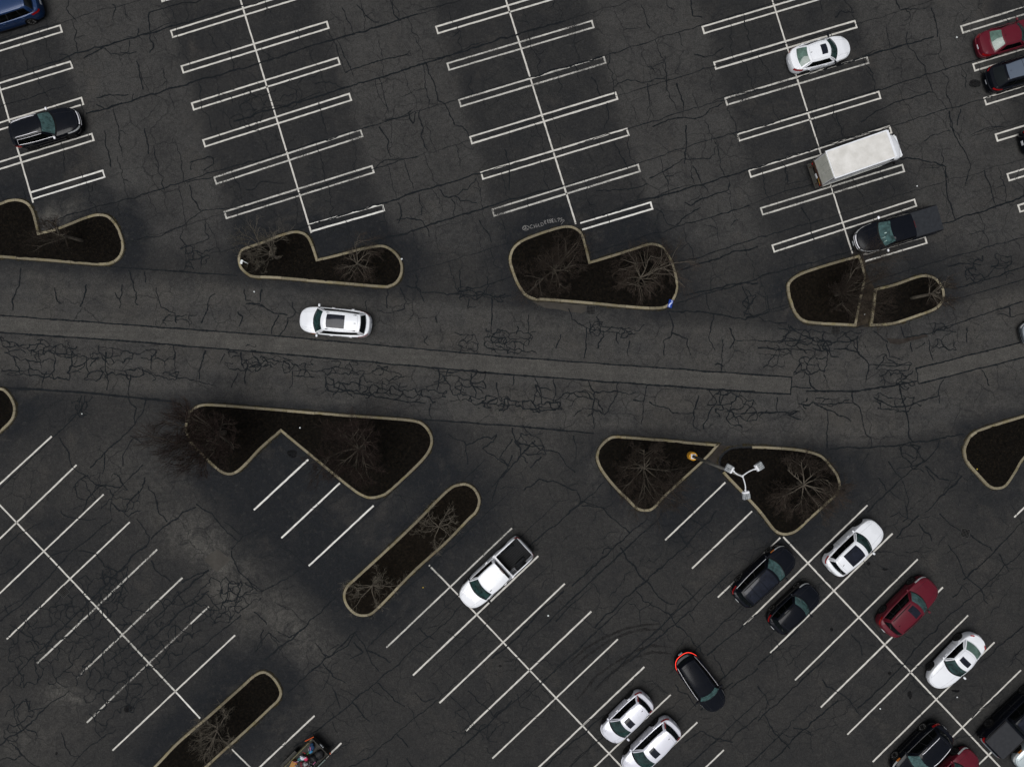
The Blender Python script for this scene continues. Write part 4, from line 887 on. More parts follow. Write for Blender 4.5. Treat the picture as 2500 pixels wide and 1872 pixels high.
ILAB = {1: 'kerbed planting bed with an L notch at the left edge, holding one leaning tree',
        2: 'kerbed planting bed above the white SUV on the road, with two small bushy trees',
        3: 'kerbed planting bed below the chalk writing, with two bare trees and a blue bag',
        4: 'rounded kerbed planting bed in front of the black pickup, holding one brown bushy tree',
        5: 'small oval kerbed planting bed right of the dirt channel, with one pale trunk',
        6: 'largest kerbed planting bed, below the road, with a V notch and two big trees',
        7: 'long diagonal kerbed planting strip beside the white pickup, with two spidery grey trees',
        8: 'triangular kerbed planting bed holding the yellow lamp base and one bare tree',
        9: 'kerbed planting bed under the lamp heads, without kerb stones on its upper left side',
        10: 'diagonal kerbed planting strip at the bottom edge, left of the junk trailer',
        11: 'piece of a kerbed planting bed cut off by the left edge below the road',
        12: 'empty kerbed planting bed at the right edge, without any tree'}
def island(k, seed):
    rnd = random.Random(seed)
    pts = ISLD[k]; n = len(pts)
    P = [Vector((p[0], p[1])) for p in pts]; corner = [p[2] for p in pts]
    area = sum(P[i].x * P[(i + 1) % n].y - P[(i + 1) % n].x * P[i].y for i in range(n))
    if area < 0: P = [P[0]] + P[:0:-1]; corner = [corner[0]] + corner[:0:-1]
    nor = []
    for i in range(n):
        e0 = (P[i] - P[i - 1]).normalized(); e1 = (P[(i + 1) % n] - P[i]).normalized()
        n0, n1 = Vector((-e0.y, e0.x)), Vector((-e1.y, e1.x))
        m_ = (n0 + n1)
        if m_.length < 1e-6: m_ = n0
        m_.normalize(); nor.append(m_ / max(0.5, m_.dot(n0)))
    cx = sum(p.x for p in P) / n; cy = sum(p.y for p in P) / n
    root = new_obj('planting_island', None, label=ILAB[k], cat='planting bed', group='kerbed planting beds in the parking lot')
    root.location = (cx, cy, 0)
    c0 = Vector((cx, cy))
    INN = [P[i] + nor[i] * KW for i in range(n)]
    # mulch bed, gently mounded, with a ragged edge that spills on to the kerb
    bm = bmesh.new()
    vs = []
    for i in range(n):
        q = P[i] + nor[i] * (KW - 0.015 - 0.05 * max(0, mnoise.noise(Vector((P[i].x * 2.5, P[i].y * 2.5, k))) * 2))
        vs.append(bm.verts.new((q.x - cx, q.y - cy, 0.142)))
    f = bm.faces.new(vs)
    r_ = bmesh.ops.triangulate(bm, faces=[f])
    for it in range(3):
        bmesh.ops.subdivide_edges(bm, edges=[e for e in bm.edges if e.calc_length() > 0.55], cuts=1, use_grid_fill=False)
        bmesh.ops.triangulate(bm, faces=[f for f in bm.faces if len(f.verts) > 3])
    ring = np.array([(q.x - cx, q.y - cy) for q in INN])
    for v in bm.verts:
        d = float(np.sqrt(((ring - np.array([v.co.x, v.co.y])) ** 2).sum(1)).min())
        v.co.z = 0.142 + min(0.16, 0.10 * max(0, d - 0.05)) + (0.05 * mnoise.noise(Vector((v.co.x * 1.8, v.co.y * 1.8, k))) if d > 0.3 else 0)
    bmesh.ops.recalc_face_normals(bm, faces=bm.faces)
    for fc in bm.faces:
        if fc.normal.z < 0: fc.normal_flip()
        fc.smooth = True
    me = bpy.data.meshes.new('mulch_bed'); bm.to_mesh(me); bm.free(); me.materials.append(MULCHB if k in (4, 7) else MULCH)
    new_obj('mulch_bed', me, root)
    # soil and moss collected along the outer foot of the kerb
    ev = []; ef = []
    for i in range(n + 1):
        j = i % n; wdt = 0.05 + 0.13 * abs(mnoise.noise(Vector((P[j].x * .8, P[j].y * .8, k + 9))))
        a = P[j] - nor[j] * wdt; b = P[j] + nor[j] * 0.02
        ev += [(a.x - cx, a.y - cy, 0.0235), (b.x - cx, b.y - cy, 0.0235)]
    for i in range(n): ef.append((2 * i, 2 * i + 2, 2 * i + 3, 2 * i + 1))
    new_obj('edge_soil', mesh('edge_soil', ev, ef, EDGE), root, kind='stuff')
    # kerb stones
    i = 0; skip = []
    if k == 9: skip = [W(1800, 1092), W(1773, 1097), W(1757, 1113), W(1752, 1138), W(1762, 1152), W(1785, 1092)]
    cum = 0
    while i < n:
        curv = 0
        for q in range(i, min(i + 8, n)):
            e0 = (P[q] - P[q - 1]).normalized(); e1 = (P[(q + 1) % n] - P[q]).normalized(); curv = max(curv, e0.angle(e1, 0))
        Lw = rnd.uniform(1.5, 2.3) if curv < 0.07 else rnd.choice((0.35, 0.6, 0.9, 1.2)) * rnd.uniform(.9, 1.1)
        j = i; l = 0
        while j < n and l < Lw:
            l += (P[(j + 1) % n] - P[j]).length; j += 1
            if j < n and corner[j]: break
        if n - j < 2: j = n
        idx = [q % n for q in range(i, j + 1)]
        mid = P[idx[len(idx) // 2]]
        bad = any((mid - Vector(s_)).length < 0.55 for s_ in skip)
        if not bad:
            jit = rnd.uniform(-.008, .008); zt = 0.15 + rnd.uniform(-.012, .012)
            sec = []
            for m_, q in enumerate(idx):
                o, nn = P[q].copy(), nor[q]
                sh = Vector((0, 0))
                if m_ == 0: sh = (P[idx[1]] - P[idx[0]]).normalized() * 0.009
                if m_ == len(idx) - 1: sh = (P[idx[-2]] - P[idx[-1]]).normalized() * 0.009
                o = o + sh + nn * jit
                rr = 0.006 * mnoise.noise(Vector((o.x * 6, o.y * 6, 0)))
                sec.append([(o.x, o.y, 0.0), (o.x + nn.x * .012, o.y + nn.y * .012, zt - .02), (o.x + nn.x * (.03 + rr), o.y + nn.y * (.03 + rr), zt),
                            (o.x + nn.x * (KW - .02 + rr), o.y + nn.y * (KW - .02 + rr), zt), (o.x + nn.x * KW, o.y + nn.y * KW, zt - .03), (o.x + nn.x * KW, o.y + nn.y * KW, 0.0)])
            vs = [(x - cx, y - cy, z) for s_ in sec for x, y, z in s_]; fs = []
            for a in range(len(sec) - 1):
                for b in range(5): fs.append((a * 6 + b, a * 6 + b + 1, (a + 1) * 6 + b + 1, (a + 1) * 6 + b))
            fs.append(tuple(range(5, -1, -1))); e = (len(sec) - 1) * 6; fs.append(tuple(range(e, e + 6)))
            me = mesh('kerb_stone', vs, fs, KERB)
            bm = bmesh.new(); bm.from_mesh(me); bmesh.ops.recalc_face_normals(bm, faces=bm.faces); bm.to_mesh(me); bm.free()
            new_obj('kerb_stone', me, root)
        i = j
    return root
for k in ISLD: island(k, 40 + k)

# ------------------------------------------------------------------ bare trees
BARK = noise_col('grey_bark', (0.055, 0.048, 0.038), (0.12, 0.105, 0.085), scale=9, rough=0.95, spec=0.1)
TWIG = noise_col('brown_twigs', (0.024, 0.018, 0.014), (0.050, 0.040, 0.033), scale=2, rough=0.95, spec=0.1)
TWIGR = noise_col('red_twigs', (0.020, 0.0135, 0.0115), (0.040, 0.029, 0.025), scale=2, rough=0.95, spec=0.1)
TWIGG = noise_col('grey_twigs', (0.075, 0.066, 0.052), (0.14, 0.125, 0.10), scale=2, rough=0.95, spec=0.1)
DARKTW = noise_col('dark_twigs', (0.010, 0.008, 0.007), (0.028, 0.022, 0.018), scale=2, rough=0.95, spec=0.1)
def tree(px, py, h, rad, style, label, seed, lean=(0, 0), trunk_r=0.09, mat=TWIG, dens_=1.0, trunk_h=None, wander=0.25):
    rnd = random.Random(seed)
    x, y = W(px, py)
    root = new_obj('bare_tree', None, label=label, cat='tree', group='leafless trees in the planting beds')
    root.location = (x, y, 0.14)
    tb, br, tw = MB(), MB(), MB()
    th = trunk_h or h * 0.28
    top = Vector((lean[0] * th, lean[1] * th, th))
    tb.tube([(0, 0, -0.1), (top.x * .3, top.y * .3, th * .3), (top.x * .7 + .02, top.y * .7, th * .7), tuple(top)], [trunk_r * 1.25, trunk_r, trunk_r * .85, trunk_r * .7], 7)
    def grow(p, d, ln, r, lv):
        k = 4 if lv < 3 else 3
        pts = [p]; rs_ = [r]; dd = d.copy()
        for i in range(k):
            wv = Vector((rnd.uniform(-1, 1), rnd.uniform(-1, 1), rnd.uniform(-.6, .8))) * wander
            if style == 'upright': wv.z += 0.12
            if style == 'arch': wv.z -= 0.10 * lv
            dd = (dd + wv).normalized()
            pts.append(pts[-1] + dd * (ln / k)); rs_.append(r * (1 - 0.55 * (i + 1) / k))
        (br if lv <= 1 else tw).tube(pts, rs_, 5 if lv <= 1 else 3, cap=False)
        if lv >= 4: return
        nc = {0: 5, 1: 6, 2: 5, 3: 3}[lv] * dens_
        nc = int(nc) + (rnd.random() < nc % 1)
        for c in range(nc):
            t = 0.25 + 0.75 * (c + rnd.random()) / nc
            i = min(k - 1, int(t * k)); f = t * k - i
            q = pts[i].lerp(pts[i + 1], f); base_d = (pts[i + 1] - pts[i]).normalized()
            perp = base_d.cross(Vector((rnd.uniform(-1, 1), rnd.uniform(-1, 1), rnd.uniform(-1, 1)))).normalized()
            an = rnd.uniform(0.35, 0.85)
            nd = (base_d * math.cos(an) + perp * math.sin(an))
            nd.z = nd.z * .8 + (0.15 if style != 'arch' else 0.02)
            nd.normalize()
            grow(q, nd, ln * rnd.uniform(.42, .68), max(0.0042, r * rnd.uniform(.38, .5)), lv + 1)
    nb = int(9 * (dens_ ** .5)) + 1
    for b in range(nb):
        az = 6.2832 * (b + rnd.uniform(-.3, .3)) / nb
        el_ = rnd.uniform(.35, 1.15) if style != 'flat' else rnd.uniform(.15, .6)
        l = (rad if el_ < .8 else h - th) * rnd.uniform(.6, .85)
        d = Vector((math.cos(az) * math.cos(el_) + lean[0] * .6, math.sin(az) * math.cos(el_) + lean[1] * .6, math.sin(el_))).normalized()
        s_ = top * rnd.uniform(.6, 1.0)
        grow(s_, d, l, trunk_r * .42, 0)
    tb.build('trunk', BARK, root, smooth=True)
    br.build('branches', BARK if mat is not DARKTW else TWIG, root, smooth=True)
    me = mesh('twigs', tw.v, tw.f, mat)
    new_obj('twigs', me, root)
    return root
tree(209, 590, 4.6, 1.5, 'upright', 'thin leaning bare tree in the L notched bed at the left edge', 1, lean=(-.35, .05), trunk_r=.11, mat=TWIG, dens_=.85, trunk_h=1.9)
tree(682, 632, 4.0, 1.6, 'upright', 'small grey bare tree above the white paper sheet, in the bed above the road', 2, lean=(-.3, .15), trunk_r=.12, mat=TWIGG, dens_=.85, trunk_h=1.1)
tree(884, 650, 3.8, 1.6, 'arch', 'small reddish bare tree in the right lobe of the bed above the white SUV', 3, lean=(-.1, 0), mat=TWIG, dens_=.9)
tree(1351, 668, 6.0, 2.1, 'upright', 'fan shaped bare tree below the chalk writing, left of the notch', 4, trunk_r=.12, mat=TWIG, dens_=1.2, wander=.15)
tree(1555, 685, 5.2, 2.0, 'arch', 'drooping bare tree beside the blue bag', 5, trunk_r=.12, mat=TWIG, dens_=1.15, wander=.2)
tree(2035, 722, 5.4, 1.9, 'upright', 'brown bushy bare tree in the bed in front of the black pickup', 6, trunk_r=.10, mat=TWIG, dens_=1.25, wander=.2)
tree(2219, 729, 5.2, 1.45, 'upright', 'leaning bare tree with a pale exposed trunk in the small oval bed', 7, lean=(.32, .06), trunk_r=.12, mat=TWIG, dens_=.8, trunk_h=2.3)
tree(552, 1055, 6.4, 3.9, 'upright', 'biggest bare tree, spreading dark twigs over the left kerb of the V notched bed', 8, trunk_r=.18, mat=TWIGR, dens_=1.25, lean=(0, 0), wander=.15)
tree(889, 1090, 6.0, 2.9, 'upright', 'wide round bare tree in the right half of the V notched bed', 9, trunk_r=.15, mat=TWIGR, dens_=1.2, wander=.14)
tree(1076, 1278, 3.8, 1.9, 'flat', 'spidery grey tree at the upper right of the long diagonal strip', 10, mat=TWIGG, dens_=.72, trunk_r=.08, wander=.42)
tree(915, 1420, 3.6, 2.0, 'flat', 'spidery grey tree at the lower left end of the long diagonal strip', 11, mat=TWIGG, dens_=.72, trunk_r=.08, wander=.42)
tree(1563, 1135, 6.2, 2.7, 'upright', 'bare tree in the triangular bed left of the yellow lamp base', 12, mat=TWIG, dens_=1.2, trunk_r=.13, wander=.14)
tree(1944, 1176, 5.0, 2.6, 'flat', 'wide tangled bare tree right of the lamp heads', 13, mat=TWIG, dens_=1.2, trunk_r=.12, wander=.22)
tree(548, 1760, 4.4, 2.3, 'flat', 'tangled bare tree in the diagonal strip at the bottom edge', 14, mat=TWIGG, dens_=.8, trunk_r=.10, wander=.42)

# ------------------------------------------------------------------ vehicles
def car(front, rear, spec, label, cat, group=None, zref=0.7):
    F = Vector(W(front[0], front[1], zref)); B = Vector(W(rear[0], rear[1], zref))
    L = spec.get('L') or (F - B).length
    c = (F + B) / 2; hd = math.atan2(F.y - B.y, F.x - B.x)
    name = spec['name']
    root = new_obj(name, None, label=label, cat=cat, group=group)
    root.location = (c.x, c.y, 0); root.rotation_euler = (0, 0, hd)
    Wd = spec['W']; a, b = L / 2, Wd / 2
    nf, nr = spec.get('nf', 4.6), spec.get('nr', 5.5)
    bf, brr = spec.get('bow', (.17, .10))
    P = spec['paint']; seam = spec.get('seam', SEAMW if P in (WHITE, WHITE2) else SEAM)
    fr = spec['fr']   # windscreen base, header, roof rear, rear glass base as fractions from the nose
    xa, xb, xc, xd = [a - L * f for f in fr]
    zn, zcw, zb, zr, zh = spec['z']   # nose edge, cowl, belt mid, rear deck edge, roof
    xs = [-a, -a + .35, xd, 0, xa, (xa + a) / 2, a - .25, a]
    zs = [zr - .10, zr - .01, zr, zb, zcw, (zcw * .55 + zn * .45) + .015, zn, zn - .06]
    def zt(x): return float(np.interp(x, xs, zs))
    def hw(x, bb=b):
        n = nf if x > 0 else nr
        return bb * max(0.0, 1 - min(1, abs(x / a)) ** n) ** (1 / n)
    def ztop(x, y): return zt(x) + 0.07 * (1 - min(1, (y / b) ** 2)) - 0.035
    def outl(t, inset=0.0):
        cc, ss = math.cos(t), math.sin(t); n = nf if cc > 0 else nr
        x = math.copysign((a - inset) * abs(cc) ** (2 / n), cc); y = math.copysign((b - inset) * abs(ss) ** (2 / n), ss)
        if cc > 0: x -= bf * (y / b) ** 2 * sm_(x / a)
        else: x += brr * (y / b) ** 2 * sm_(-x / a)
        return x, y
    def sm_(v): v = max(0, min(1, (v - .5) / .5)); return v * v
    NT = 96; bm = bmesh.new(); rings = []
    ax = a - b * .85
    side = [(.30, .20, 0), (.07, .20, 0), (.02, .30, 0), (0, .45, 0), (0, .58, 0), (.012, -.10, 1), (.035, -.045, 1), (.075, -.01, 1)]
    for ins, z, rel in side:
        rg_ = []
        for i in range(NT):
            x, y = outl(2 * math.pi * i / NT, ins)
            zz_ = (zt(x) + z) if rel else min(z, zt(x) - .14)
            if rel and ins == .075: zz_ = ztop(x, y)
            rg_.append(bm.verts.new((x, y, zz_)))
        rings.append(rg_)
    for f in (.3, .65, 1.0):
        rg_ = []
        for i in range(NT):
            x, y = outl(2 * math.pi * i / NT, .075); x2 = max(-ax, min(ax, x))
            X, Y = x + (x2 - x) * f, y * (1 - f)
            rg_.append(bm.verts.new((X, Y, ztop(X, Y))))
        rings.append(rg_)
    rg_ = []
    for i in range(NT):
        x, y = outl(2 * math.pi * i / NT, .3); rg_.append(bm.verts.new((max(-ax, min(ax, x)), 0, .2)))
    rings.insert(0, rg_)
    for r0, r1 in zip(rings[:-1], rings[1:]):
        for i in range(NT):
            j = (i + 1) % NT
            try: bm.faces.new((r0[i], r0[j], r1[j], r1[i]))
            except ValueError: pass
    bmesh.ops.remove_doubles(bm, verts=bm.verts, dist=0.0008)
    bmesh.ops.dissolve_degenerate(bm, dist=0.0005, edges=bm.edges)
    bmesh.ops.recalc_face_normals(bm, faces=bm.faces)
    # wheel wells / pickup bed cut out of the body
    me = bpy.data.meshes.new('body'); bm.to_mesh(me); bm.free(); me.materials.append(P)
    R_ = spec.get('wr', .34); wb = spec.get('wb', L * .58); wx = [wb / 2 + spec.get('wo', .05), -wb / 2 + spec.get('wo', .05)]
    cut = MB()
    for X in wx:
        for sd_ in (-1, 1):
            n0 = []
            for k in range(20):
                t = 2 * math.pi * k / 20; n0.append((X + (R_ + .055) * math.cos(t), R_ + (R_ + .055) * math.sin(t)))
            v = [(p[0], sd_ * (b - .32), p[1]) for p in n0] + [(p[0], sd_ * (b + .2), p[1]) for p in n0]
            fs = [tuple(range(19, -1, -1)), tuple(range(20, 40))] + [(k, (k + 1) % 20, 20 + (k + 1) % 20, 20 + k) for k in range(20)]
            cut.add(v, fs)
    bed = spec.get('bed')
    if bed:
        x0, x1 = -a + .11, a - L * bed
        cut.box(((x0 + x1) / 2, 0, 1.2), (x1 - x0, Wd - .22, 1.2))
    cme = mesh('cutter', cut.v, cut.f, LINER)
    bmx = bmesh.new(); bmx.from_mesh(cme); bmesh.ops.recalc_face_normals(bmx, faces=bmx.faces); bmx.to_mesh(cme); bmx.free()
    bo = bpy.data.objects.new('tmp_body', me); co_ = bpy.data.objects.new('tmp_cut', cme)
    COL.objects.link(bo); COL.objects.link(co_)
    md = bo.modifiers.new('b', 'BOOLEAN'); md.operation = 'DIFFERENCE'; md.object = co_; md.solver = 'EXACT'; md.material_mode = 'TRANSFER'
    dg = bpy.context.evaluated_depsgraph_get()
    res = bpy.data.meshes.new_from_object(bo.evaluated_get(dg), depsgraph=dg)
    bpy.data.objects.remove(bo); bpy.data.objects.remove(co_)
    # cabin surfaces
    yA = min(b - .075, hw(xa) - .05); yR = min(b - .08, hw(xd + .05) - .055) ; yt = b - spec.get('tumble', .32)
    ytr = yt - spec.get('rtaper', .05)
    ca, cb, ccv, cd = spec.get('curv', (.26, .13, .09, .12))
    ss_ = lambda t: t * t * (3 - 2 * t)
    def roofz(s): return zh - spec.get('drop', .05) * max(0, s - .3) ** 1.5 / .58 - .03 * max(0, .3 - s) / .3
    def roof(u, s):
        x = (xb - cb * u * u) * (1 - s) + (xc + ccv * u * u) * s
        yy = (yt + (ytr - yt) * s + .04 * math.sin(math.pi * s)) * u
        return Vector((x, yy, roofz(s) - .045 * u * u - .03 * u ** 6))
    def ws(u, v):
        x0, y0 = xa - ca * u * u, yA * u
        p = Vector((x0, y0, ztop(x0, y0) - .015)); q = roof(u, 0)
        r = p.lerp(q, v); r.z += .035 * math.sin(math.pi * v); return r
    def rw(u, v):
        x0, y0 = xd + cd * u * u, yR * u
        p = Vector((x0, y0, ztop(x0, y0) - .015)); q = roof(u, 1)
        r = p.lerp(q, v); r.z += spec.get('rbulge', .03) * math.sin(math.pi * v); return r
    def sidef(sg):
        def f(s, v):
            t0 = roof(sg, s)
            xA_, xD_ = xa - ca, xd + cd
            xx = xA_ + (xD_ - xA_) * s; yy = sg * min(yA + (yR - yA) * s + .05 * math.sin(math.pi * s), b - .065)
            p = Vector((xx, yy, ztop(xx, yy) - .03)); r = p.lerp(t0, v); r.y += sg * .035 * math.sin(math.pi * v); return r
        return f
    surf = [(roof, -1, 1, 0, 1, 16, 12), (ws, -1, 1, 0, 1, 16, 6), (rw, -1, 1, 0, 1, 16, 6)]
    bm = bmesh.new(); bm.from_mesh(res)
    for f_ in bm.faces:
        q = f_.calc_center_median(); f_.material_index = 0
        if abs(q.y) > b - .335 and any(math.hypot(q.x - X, q.z - R_) < R_ + .057 for X in wx): f_.material_index = 1
        if bed and -a + .105 < q.x < a - L * bed + .005 and abs(q.y) < (Wd - .22) / 2 + .004 and q.z < zt(q.x) + .02: f_.material_index = 1
    if bed or spec.get('flatbed'): pass
    bm2 = bmesh.new()
    def put(fn, u0, u1, v0, v1, nu, nv_, bmt, mi=0, off=0.0):
        ctr = Vector(((xb + xc) / 2, 0, .5)); g = []
        for j in range(nv_ + 1):
            row = []
            for i in range(nu + 1):
                uu, vv = u0 + (u1 - u0) * i / nu, v0 + (v1 - v0) * j / nv_
                p = fn(uu, vv)
                if off:
                    e = .01; n_ = (fn(uu + e, vv) - fn(uu - e, vv)).cross(fn(uu, vv + e) - fn(uu, vv - e))
                    if n_.length > 1e-9:
                        n_.normalize()
                        if n_.dot(p - ctr) < 0: n_ = -n_
                        p = p + n_ * off
                row.append(bmt.verts.new(p))
            g.append(row)
        for j in range(nv_):
            for i in range(nu):
                f_ = bmt.faces.new((g[j][i], g[j][i + 1], g[j + 1][i + 1], g[j + 1][i])); f_.material_index = mi; f_.smooth = True
    for s_ in surf: put(*s_, bm2)
    for sg in (-1, 1): put(sidef(sg), 0, 1, 0, 1, 12, 6, bm2)
    bmesh.ops.remove_doubles(bm2, verts=bm2.verts, dist=0.003)
    bmesh.ops.recalc_face_normals(bm2, faces=bm2.faces)
    tm = bpy.data.meshes.new('t'); bm2.to_mesh(tm); bm2.free(); bm.from_mesh(tm); bpy.data.meshes.remove(tm)
    fb = bpy.data.meshes.new('body'); bm.to_mesh(fb); bm.free()
    fb.materials.append(P); fb.materials.append(LINER)
    fb.polygons.foreach_set('use_smooth', [True] * len(fb.polygons)); fb.set_sharp_from_angle(angle=math.radians(38))
    new_obj('body', fb, root)
    def part(nm, fn, u0, u1, v0, v1, nu, nv_, m_, off=.006, parent=root):
        bmp = bmesh.new(); put(fn, u0, u1, v0, v1, nu, nv_, bmp, 0, off)
        bmesh.ops.recalc_face_normals(bmp, faces=bmp.faces)
        me_ = bpy.data.meshes.new(nm); bmp.to_mesh(me_); bmp.free(); me_.materials.append(m_)
        return new_obj(nm, me_, parent)
    gl = spec.get('glass', GL_TEAL)
    wv0 = .13
    part('windscreen', ws, -.93, .93, wv0, .97, 18, 6, gl, .007)
    part('wiper_cowl', ws, -.97, .97, 0.0, wv0 + .02, 18, 2, TRIM, .004)
    r0, r1 = spec.get('rwv', (.12, .93))
    part('rear_window', rw, -.88, .88, r0, r1, 16, 5, spec.get('rglass', GL_GREY), .007)
    sw = spec.get('sw', [(.07, .42), (.445, .72), (.74, .93)])
    for sg in (-1, 1):
        fn = sidef(sg)
        part('pillar_trim', fn, sw[0][0] - .01, sw[-1][1] + .005, .10, .88, 14, 4, TRIM, .004)
        for s0, s1 in sw:
            part('side_window', fn, s0, s1, .12, .86, 8, 4, spec.get('sglass', GL_DK), .008)
        if spec.get('trim'):
            mb = MB(); s0, s1 = sw[0][0] - .02, sw[-1][1] + .01
            pts = [fn(s0 + (s1 - s0) * i / 14, .09) for i in range(15)]
            if spec['trim'] == 'loop': pts += [fn(s1, .3), fn(s1 - .02, .7)] + [fn(s1 - .03 - (s1 - s0 - .06) * i / 12, .88) for i in range(13)]
            pts = [Vector((p.x, p.y + sg * .015, p.z)) for p in pts]
            mb.tube(pts, .013, 5); mb.build('window_trim', CHROME, root)
        rl = spec.get('rails')
        if rl:
            mb = MB(); pts = []
            for i in range(13):
                s = .10 + .82 * i / 12; p = roof(sg * .86, s); p.z += .045 * min(1, 8 * min(i / 12, 1 - i / 12) + .1); pts.append(p)
            mb.tube(pts, .017 if rl is not CHROME else .021, 6); mb.build('roof_rail', rl, root, smooth=True)
        # door mirror
        mx_ = xa - ca - .12; mb = MB()
        M_ = Matrix.Rotation(sg * .25, 3, 'Z')
        mb.lathe([(0.0, -.09), (.06, -.085), (.085, -.05), (.09, 0), (.08, .06), (.05, .09), (0, .1)], (0, 0, 0), 'y', 10)
        mb.v = [((p[0] * .9) + mx_, p[1] * 1.15 + sg * (b + .09 + spec.get('mir', 0)), p[2] * .85 + ztop(mx_, 0) + .06) for p in mb.v]
        mr_ = mb.build('door_mirror', spec.get('mirm', P), root, smooth=True)
        mb = MB(); mb.box((mx_ + .02, sg * (b - .02), ztop(mx_, 0) + .01), (.07, .14 + spec.get('mir', 0), .04)); mb.build('mirror_arm', TRIM, mr_)
        # door handles
        for hx in spec.get('handles', (.03, -.24)):
            X = hx * L; mb = MB(); mb.box((X, sg * (b + .004), zt(X) - .14), (.2, .03, .03)); mb.build('door_handle', spec.get('hm', P), root)
        # lower sill trim
        mb = MB(); mb.box(((wx[0] + wx[1]) / 2, sg * (b - .035), .235), (wx[0] - wx[1] - 2 * R_ - .2, .05, .07)); mb.build('side_sill', spec.get('sill', TRIM), root)
    # lamps follow the body outline
    def strip(nm, ys, z0, z1, m_, fr_, par=root, ins=(0.0, .03), o=.010):
        vs, fs = [], []; nn = len(ys)
        for y_ in ys:
            for (zz_, in_) in ((z0, ins[0]), (z1, ins[1])):
                yb_ = max(-1, min(1, y_)); s_ = math.copysign(abs(yb_) ** ((nf if fr_ else nr) / 2), yb_)
                t = math.asin(max(-1, min(1, s_)));
                if not fr_: t = math.pi - t
                x, y = outl(t, in_ - o)
                vs.append((x, y, zt(x) + zz_))
        for i in range(nn - 1): fs.append((2 * i, 2 * i + 2, 2 * i + 3, 2 * i + 1))
        mb_ = MB(); mb_.add(vs, fs); return mb_.build(nm, m_, par)
    lin = lambda p, q, n_: [p + (q - p) * i / (n_ - 1) for i in range(n_)]
    for sg in (-1, 1):
        strip('headlight', lin(sg * .58, sg * .975, 8), -.15, -.035, LENS, True)
        if spec.get('amber'): strip('turn_light', lin(sg * .955, sg * .985, 4), -.17, -.04, AMBER, True, o=.014)
        if not spec.get('toptail'): strip('taillight', lin(sg * .64, sg * .955, 8), -.17, spec.get('tlz', -.03), REDL, False)
        if spec.get('talltail'): part('taillight', rw, sg * .90, sg * 1.0, .0, .80, 2, 6, REDL, .014)
        if spec.get('toptail'):
            vs = [(-a + .50, sg * (b - .19), 0), (-a + .34, sg * (b - .25), 0), (-a + .24, sg * (b - .47), 0), (-a + .36, sg * (b - .42), 0)]
            vs = [(x, y, ztop(x, y) + .012) for x, y, _ in vs]; mb = MB(); mb.add(vs, [(0, 1, 2, 3)]); mb.build('taillight', REDL, root)
    if spec.get('litbar'): strip('brake_light_bar', lin(-.90, .90, 24), -.08, -.03, BRAKE, False, o=.018, ins=(0, .022))
    strip('grille', lin(-.52, .52, 12), -.26, -.06, TRIM, True)
    if spec.get('gbars'):
        strip('grille_bar', lin(-.50, .50, 12), -.05, -.01, CHROME, True, o=.03, ins=(0, .05))
        strip('grille_bar', lin(-.48, .48, 12), -.24, -.20, CHROME, True, o=.045, ins=(0, .02))
    if spec.get('bumper'):
        for q in spec['bumper']:
            strip('bumper', lin(-.9, .9, 20), -.34, -.25, spec.get('bumpm', P), q == 'f', o=.05, ins=(.0, .0))
            strip('bumper_top', lin(-.9, .9, 20), -.25, -.2495, spec.get('bumpm', P), q == 'f', o=.055, ins=(.0, .07))
    mb = MB(); mb.box((-a - .012, 0, .62), (.02, .32, .16)); mb.build('licence_plate', PLATE, root)
    if spec.get('fplate'): mb = MB(); mb.box((a + .02, 0, .50), (.02, .32, .15)); mb.build('licence_plate', PLATE, root)
    # sunroof, aerial, shut lines
    sr = spec.get('sunroof')
    if sr: part('sunroof', roof, -sr[2], sr[2], sr[0], sr[1], 8, 6, GL_ROOF, .008)
    if spec.get('roofpanels'):
        for s0, s1 in spec['roofpanels']: part('roof_glass_panel', roof, -.86, .86, s0, s1, 8, 5, spec.get('roofm', GL_ROOF), .007)
    if spec.get('aerial', True):
        p = roof(.05, .86); mb = MB(); mb.add([(p.x + .1, p.y, p.z), (p.x - .06, p.y - .025, p.z), (p.x - .06, p.y + .025, p.z), (p.x - .07, p.y, p.z + .07)], [(0, 1, 3), (0, 3, 2), (1, 2, 3)]); mb.build('roof_aerial', spec.get('fin', TRIM), root)
    mb = MB()
    for sg in (-1, 1):
        pts = []
        for i in range(9):
            X = xa - .02 - ca * .3 + (a - .22 - xa) * i / 8; Y = sg * (b * (.62 - .10 * i / 8)); pts.append((X, Y, ztop(X, Y) + .003))
        mb.tube(pts, .006, 4)
    pts = []
    for i in range(17):
        t = (-.9 + 1.8 * i / 16); x, y = outl(math.asin(max(-1, min(1, math.copysign(abs(t) ** (nf / 2), t)))), .14); pts.append((x, y, ztop(x, y) + .002))
    mb.tube(pts, .007, 4); mb.build('bonnet_shut_line', seam, root)
    if not bed and not spec.get('flatbed'):
        mb = MB(); mb.tube([roof(-.9 + 1.8 * i / 12, .93) + Vector((0, 0, .003)) for i in range(13)], .006, 4)
        for sg in (-1, 1): mb.tube([roof(sg * .88, .05 + .9 * i / 10) + Vector((0, 0, .002)) for i in range(11)], .006, 4)
        mb.build('roof_seam', seam, root)
    # door gaps on the flanks
    mb = MB()
    for sg in (-1, 1):
        for X in (xa - ca - .05, (xb + xc) / 2 + .1 if not bed else xb - .9, xd + (0.95 if not bed else .1)):
            mb.tube([(X, sg * (b - .01), .33), (X, sg * (b + .001), .5), (X, sg * (b - .004), zt(X) - .1), (X, sg * (b - .045), zt(X) - .03)], .005, 4)
    mb.build('door_gaps', SEAM, root)
